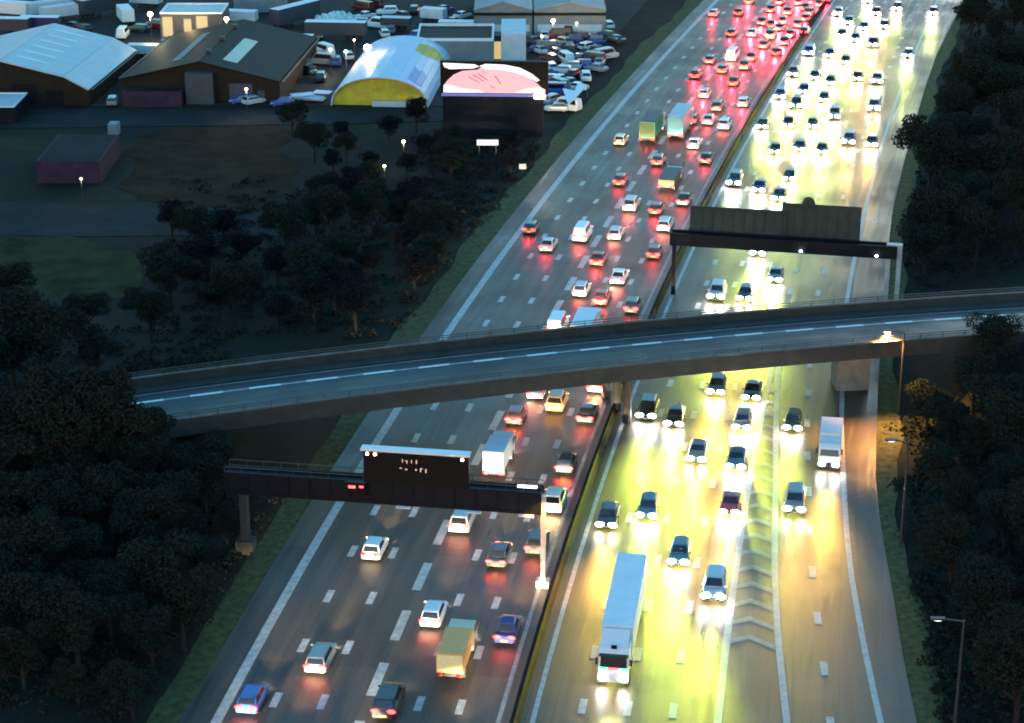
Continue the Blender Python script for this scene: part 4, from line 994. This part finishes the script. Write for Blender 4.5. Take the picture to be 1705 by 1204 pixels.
# lit sign and marker on the dark verge
p = at(812, 262); t = thing('lit_sign', 'small pink lit sign over a pale van on the dark verge', 'sign', p)
MB().box((0, 0, 2.4), (3.4, .3, 1.0)).build('sign_box', M['sign_black'], t); MB().box((0, -.17, 2.4), (3.3, .04, .85)).build('sign_face', M['screen_white'], t)
b = MB(); b.box((-1.3, 0, .95), (.14, .14, 1.9)); b.box((1.3, 0, .95), (.14, .14, 1.9)); b.build('post', M['steel'], t)
t = thing('marker_post', 'small pale marker sign at the edge of the motorway verge', 'sign', at(870, 288)); MB().box((0, 0, 1.0), (1.1, .1, .8)).build('sign_face', M['plate_white'], t); MB().tube((0, .1, 0), (0, .1, 1.2), .05, n=6).build('post', M['steel'], t)
t = thing('reflection_spot', 'red glowing spot standing in for a window reflection at the right edge', 'lamp', at(1702, 300)); hz = zfor(256, t.location.y)  # added glowing spot stands in for a red window reflection
MB().tube((0, 0, -.2), (0, 0, hz), .12, n=6).build('pole', M['steel'], t); MB().ell((.3, 0, hz), 1.1, .6, 1.3, 12, 8).build('lamp', emit('reflection_red', (.7, .02, .06), .15, base=(.2, 0, .01)), t)  # pole and lamp made up to carry the red reflection

# ------------------------------------------------------------------ trees
def tree_proto(seed, h, cr_r, n, leafm):
    rd = random.Random(seed); t = MB(); t.tube((0, 0, -.3), (0, 0, h * .45), .3, .18, 7)
    cl_ = []
    for k in range(9):
        a = rd.uniform(0, 6.28); z = rd.uniform(.3, .75) * h; rr = rd.uniform(.3, .85) * cr_r
        e = Vector((math.cos(a) * rr, math.sin(a) * rr, min(h * .95, z + rd.uniform(.1, .3) * h)))
        t.tube((0, 0, z * .6), e, .12, .03, 5); cl_.append((e, rd.uniform(.30, .5) * cr_r))
    for k in range(7):
        a = rd.uniform(0, 6.28); rr = rd.uniform(0, .5) * cr_r; cl_.append((Vector((math.cos(a) * rr, math.sin(a) * rr, rd.uniform(.55, .92) * h)), rd.uniform(.3, .5) * cr_r))
    t.tube((0, 0, h * .4), (rd.uniform(-.3, .3), rd.uniform(-.3, .3), h * .85), .17, .04, 6)
    c = MB()
    for k in range(n):
        q, r = rd.choice(cl_); v = Vector((rd.gauss(0, 1), rd.gauss(0, 1), rd.gauss(0, 1))).normalized() * r * rd.uniform(.35, 1.1) ** .6
        v.z *= .75; p = q + v; s = rd.uniform(.10, .23)
        a = Vector((rd.gauss(0, 1), rd.gauss(0, 1), rd.gauss(0, .6))).normalized() * s; bb = a.orthogonal().normalized() * s * rd.uniform(.5, .9)
        bb = Matrix.Rotation(rd.uniform(0, 6.28), 3, a.normalized()) @ bb
        o = len(c.v); c.v += [p - a, p + bb * .8, p + a, p - bb * .8]; c.f.append([o, o + 1, o + 2, o + 3]); c.m.append(0)
    return t.build('trunk', M['bark'], mesh_only=True), c.build('crown', leafm, mesh_only=True)
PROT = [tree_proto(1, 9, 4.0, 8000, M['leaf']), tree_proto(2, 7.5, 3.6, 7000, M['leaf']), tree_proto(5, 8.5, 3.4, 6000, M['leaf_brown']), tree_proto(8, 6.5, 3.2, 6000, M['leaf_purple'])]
def plant_tree(p, k, s, label, group):
    t = thing('tree', label, 'tree', gz(p), random.uniform(0, 6.28), group); t.scale = (s, s, s * random.uniform(.85, 1.15))
    link('trunk', PROT[k][0], t); link('crown', PROT[k][1], t)
rd = random.Random(21)
def grove(n, region, ks, label, group, smin, smax, mind):
    pts = []; tries = 0
    while len(pts) < n and tries < 4000:
        tries += 1
        p = region(rd)
        o_, Y_ = road_of(p)
        if -5.5 < o_ < pe(Y_) + 4.5: continue
        if abs(p.y - by(p.x)) < 11 : continue
        if any((p - q).length < mind for q in pts): continue
        pts.append(p); plant_tree(p, rd.choice(ks), rd.uniform(smin, smax), label, group)
def pxr(x0, x1, y0, y1): return lambda r: at(r.uniform(x0, x1), r.uniform(y0, y1))
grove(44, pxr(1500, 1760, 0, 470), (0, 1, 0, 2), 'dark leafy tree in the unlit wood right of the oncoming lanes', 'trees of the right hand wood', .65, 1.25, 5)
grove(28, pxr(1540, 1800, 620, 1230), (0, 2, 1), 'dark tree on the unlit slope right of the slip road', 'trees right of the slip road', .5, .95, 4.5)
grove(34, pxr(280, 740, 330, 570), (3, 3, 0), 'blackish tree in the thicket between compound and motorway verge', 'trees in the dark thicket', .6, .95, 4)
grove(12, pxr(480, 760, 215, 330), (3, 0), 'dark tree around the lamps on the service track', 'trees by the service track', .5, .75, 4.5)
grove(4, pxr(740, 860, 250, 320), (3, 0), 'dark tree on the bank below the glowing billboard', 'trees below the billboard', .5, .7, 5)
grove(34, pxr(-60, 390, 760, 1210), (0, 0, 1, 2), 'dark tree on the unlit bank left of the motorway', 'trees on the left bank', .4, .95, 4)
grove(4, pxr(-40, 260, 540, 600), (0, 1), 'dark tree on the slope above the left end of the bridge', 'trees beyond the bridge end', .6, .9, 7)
for k, (X, o_) in enumerate(((-35.5, -13), (-38, -11.4), (-40, -10.6), (-41.5, -13), (-44, -10.4), (-46.5, -12.4), (-49, -10.4), (-51.5, -12.4), (-54, -10.4), (-56.5, -12.4), (-59, -10.4), (-61.5, -12), (-64, -10.4), (-44, 8), (-49, 7.4), (-54, 8), (-59, 7.4), (-64, 8), (-39, 8.5), (-46.5, 10), (-51.5, 10), (-56.5, 10), (-61.5, 10))):
    plant_tree(bpnt(X, o_, 0), (0, 0, 1)[k % 3], (rd.uniform(.6, .75) if X > -41 else rd.uniform(1.0, 1.25)), 'dark tree crowding the road at the left end of the bridge', 'trees at the left bridge end')
# low scrub that nobody could count
def scrub(name, regions, n, m, seed):
    rd = random.Random(seed); c = MB(); k = 0
    while k < n:
        x0, x1, y0, y1 = rd.choice(regions); p = at(rd.uniform(x0, x1), rd.uniform(y0, y1)); o_, Y_ = road_of(p)
        if -6.0 < o_ < pe(Y_) + 2.2 or abs(p.y - by(p.x)) < 8.5: continue
        p = gz(p); k += 1; rad = rd.uniform(.5, 1.4); hh = rd.uniform(.4, 1.3)
        for j in range(26):
            a = rd.uniform(0, 6.28); q = rd.random() ** .5; z = hh * (1 - q * q) * rd.uniform(.3, 1) + .05
            s = rd.uniform(.12, .28); d = Vector((rd.gauss(0, 1), rd.gauss(0, 1), rd.gauss(0, .7))).normalized() * s; e = d.orthogonal().normalized() * s * .7
            e = Matrix.Rotation(rd.uniform(0, 6.28), 3, d.normalized()) @ e
            w_ = p + Vector((math.cos(a) * q * rad, math.sin(a) * q * rad, z)); o = len(c.v)
            c.v += [w_ - d, w_ + e, w_ + d, w_ - e]; c.f.append([o, o + 1, o + 2, o + 3]); c.m.append(0)
    tag(c.build(name, m), 'low dark scrub covering the unlit banks', 'scrub', kind='stuff')
scrub('scrub', [(-40, 460, 700, 1220), (1480, 1760, 640, 1230), (1480, 1760, 0, 480)], 1500, M['leaf'], 4)
scrub('scrub', [(280, 760, 300, 570), (-40, 400, 560, 800), (700, 900, 220, 400)], 900, M['leaf_brown'], 5)
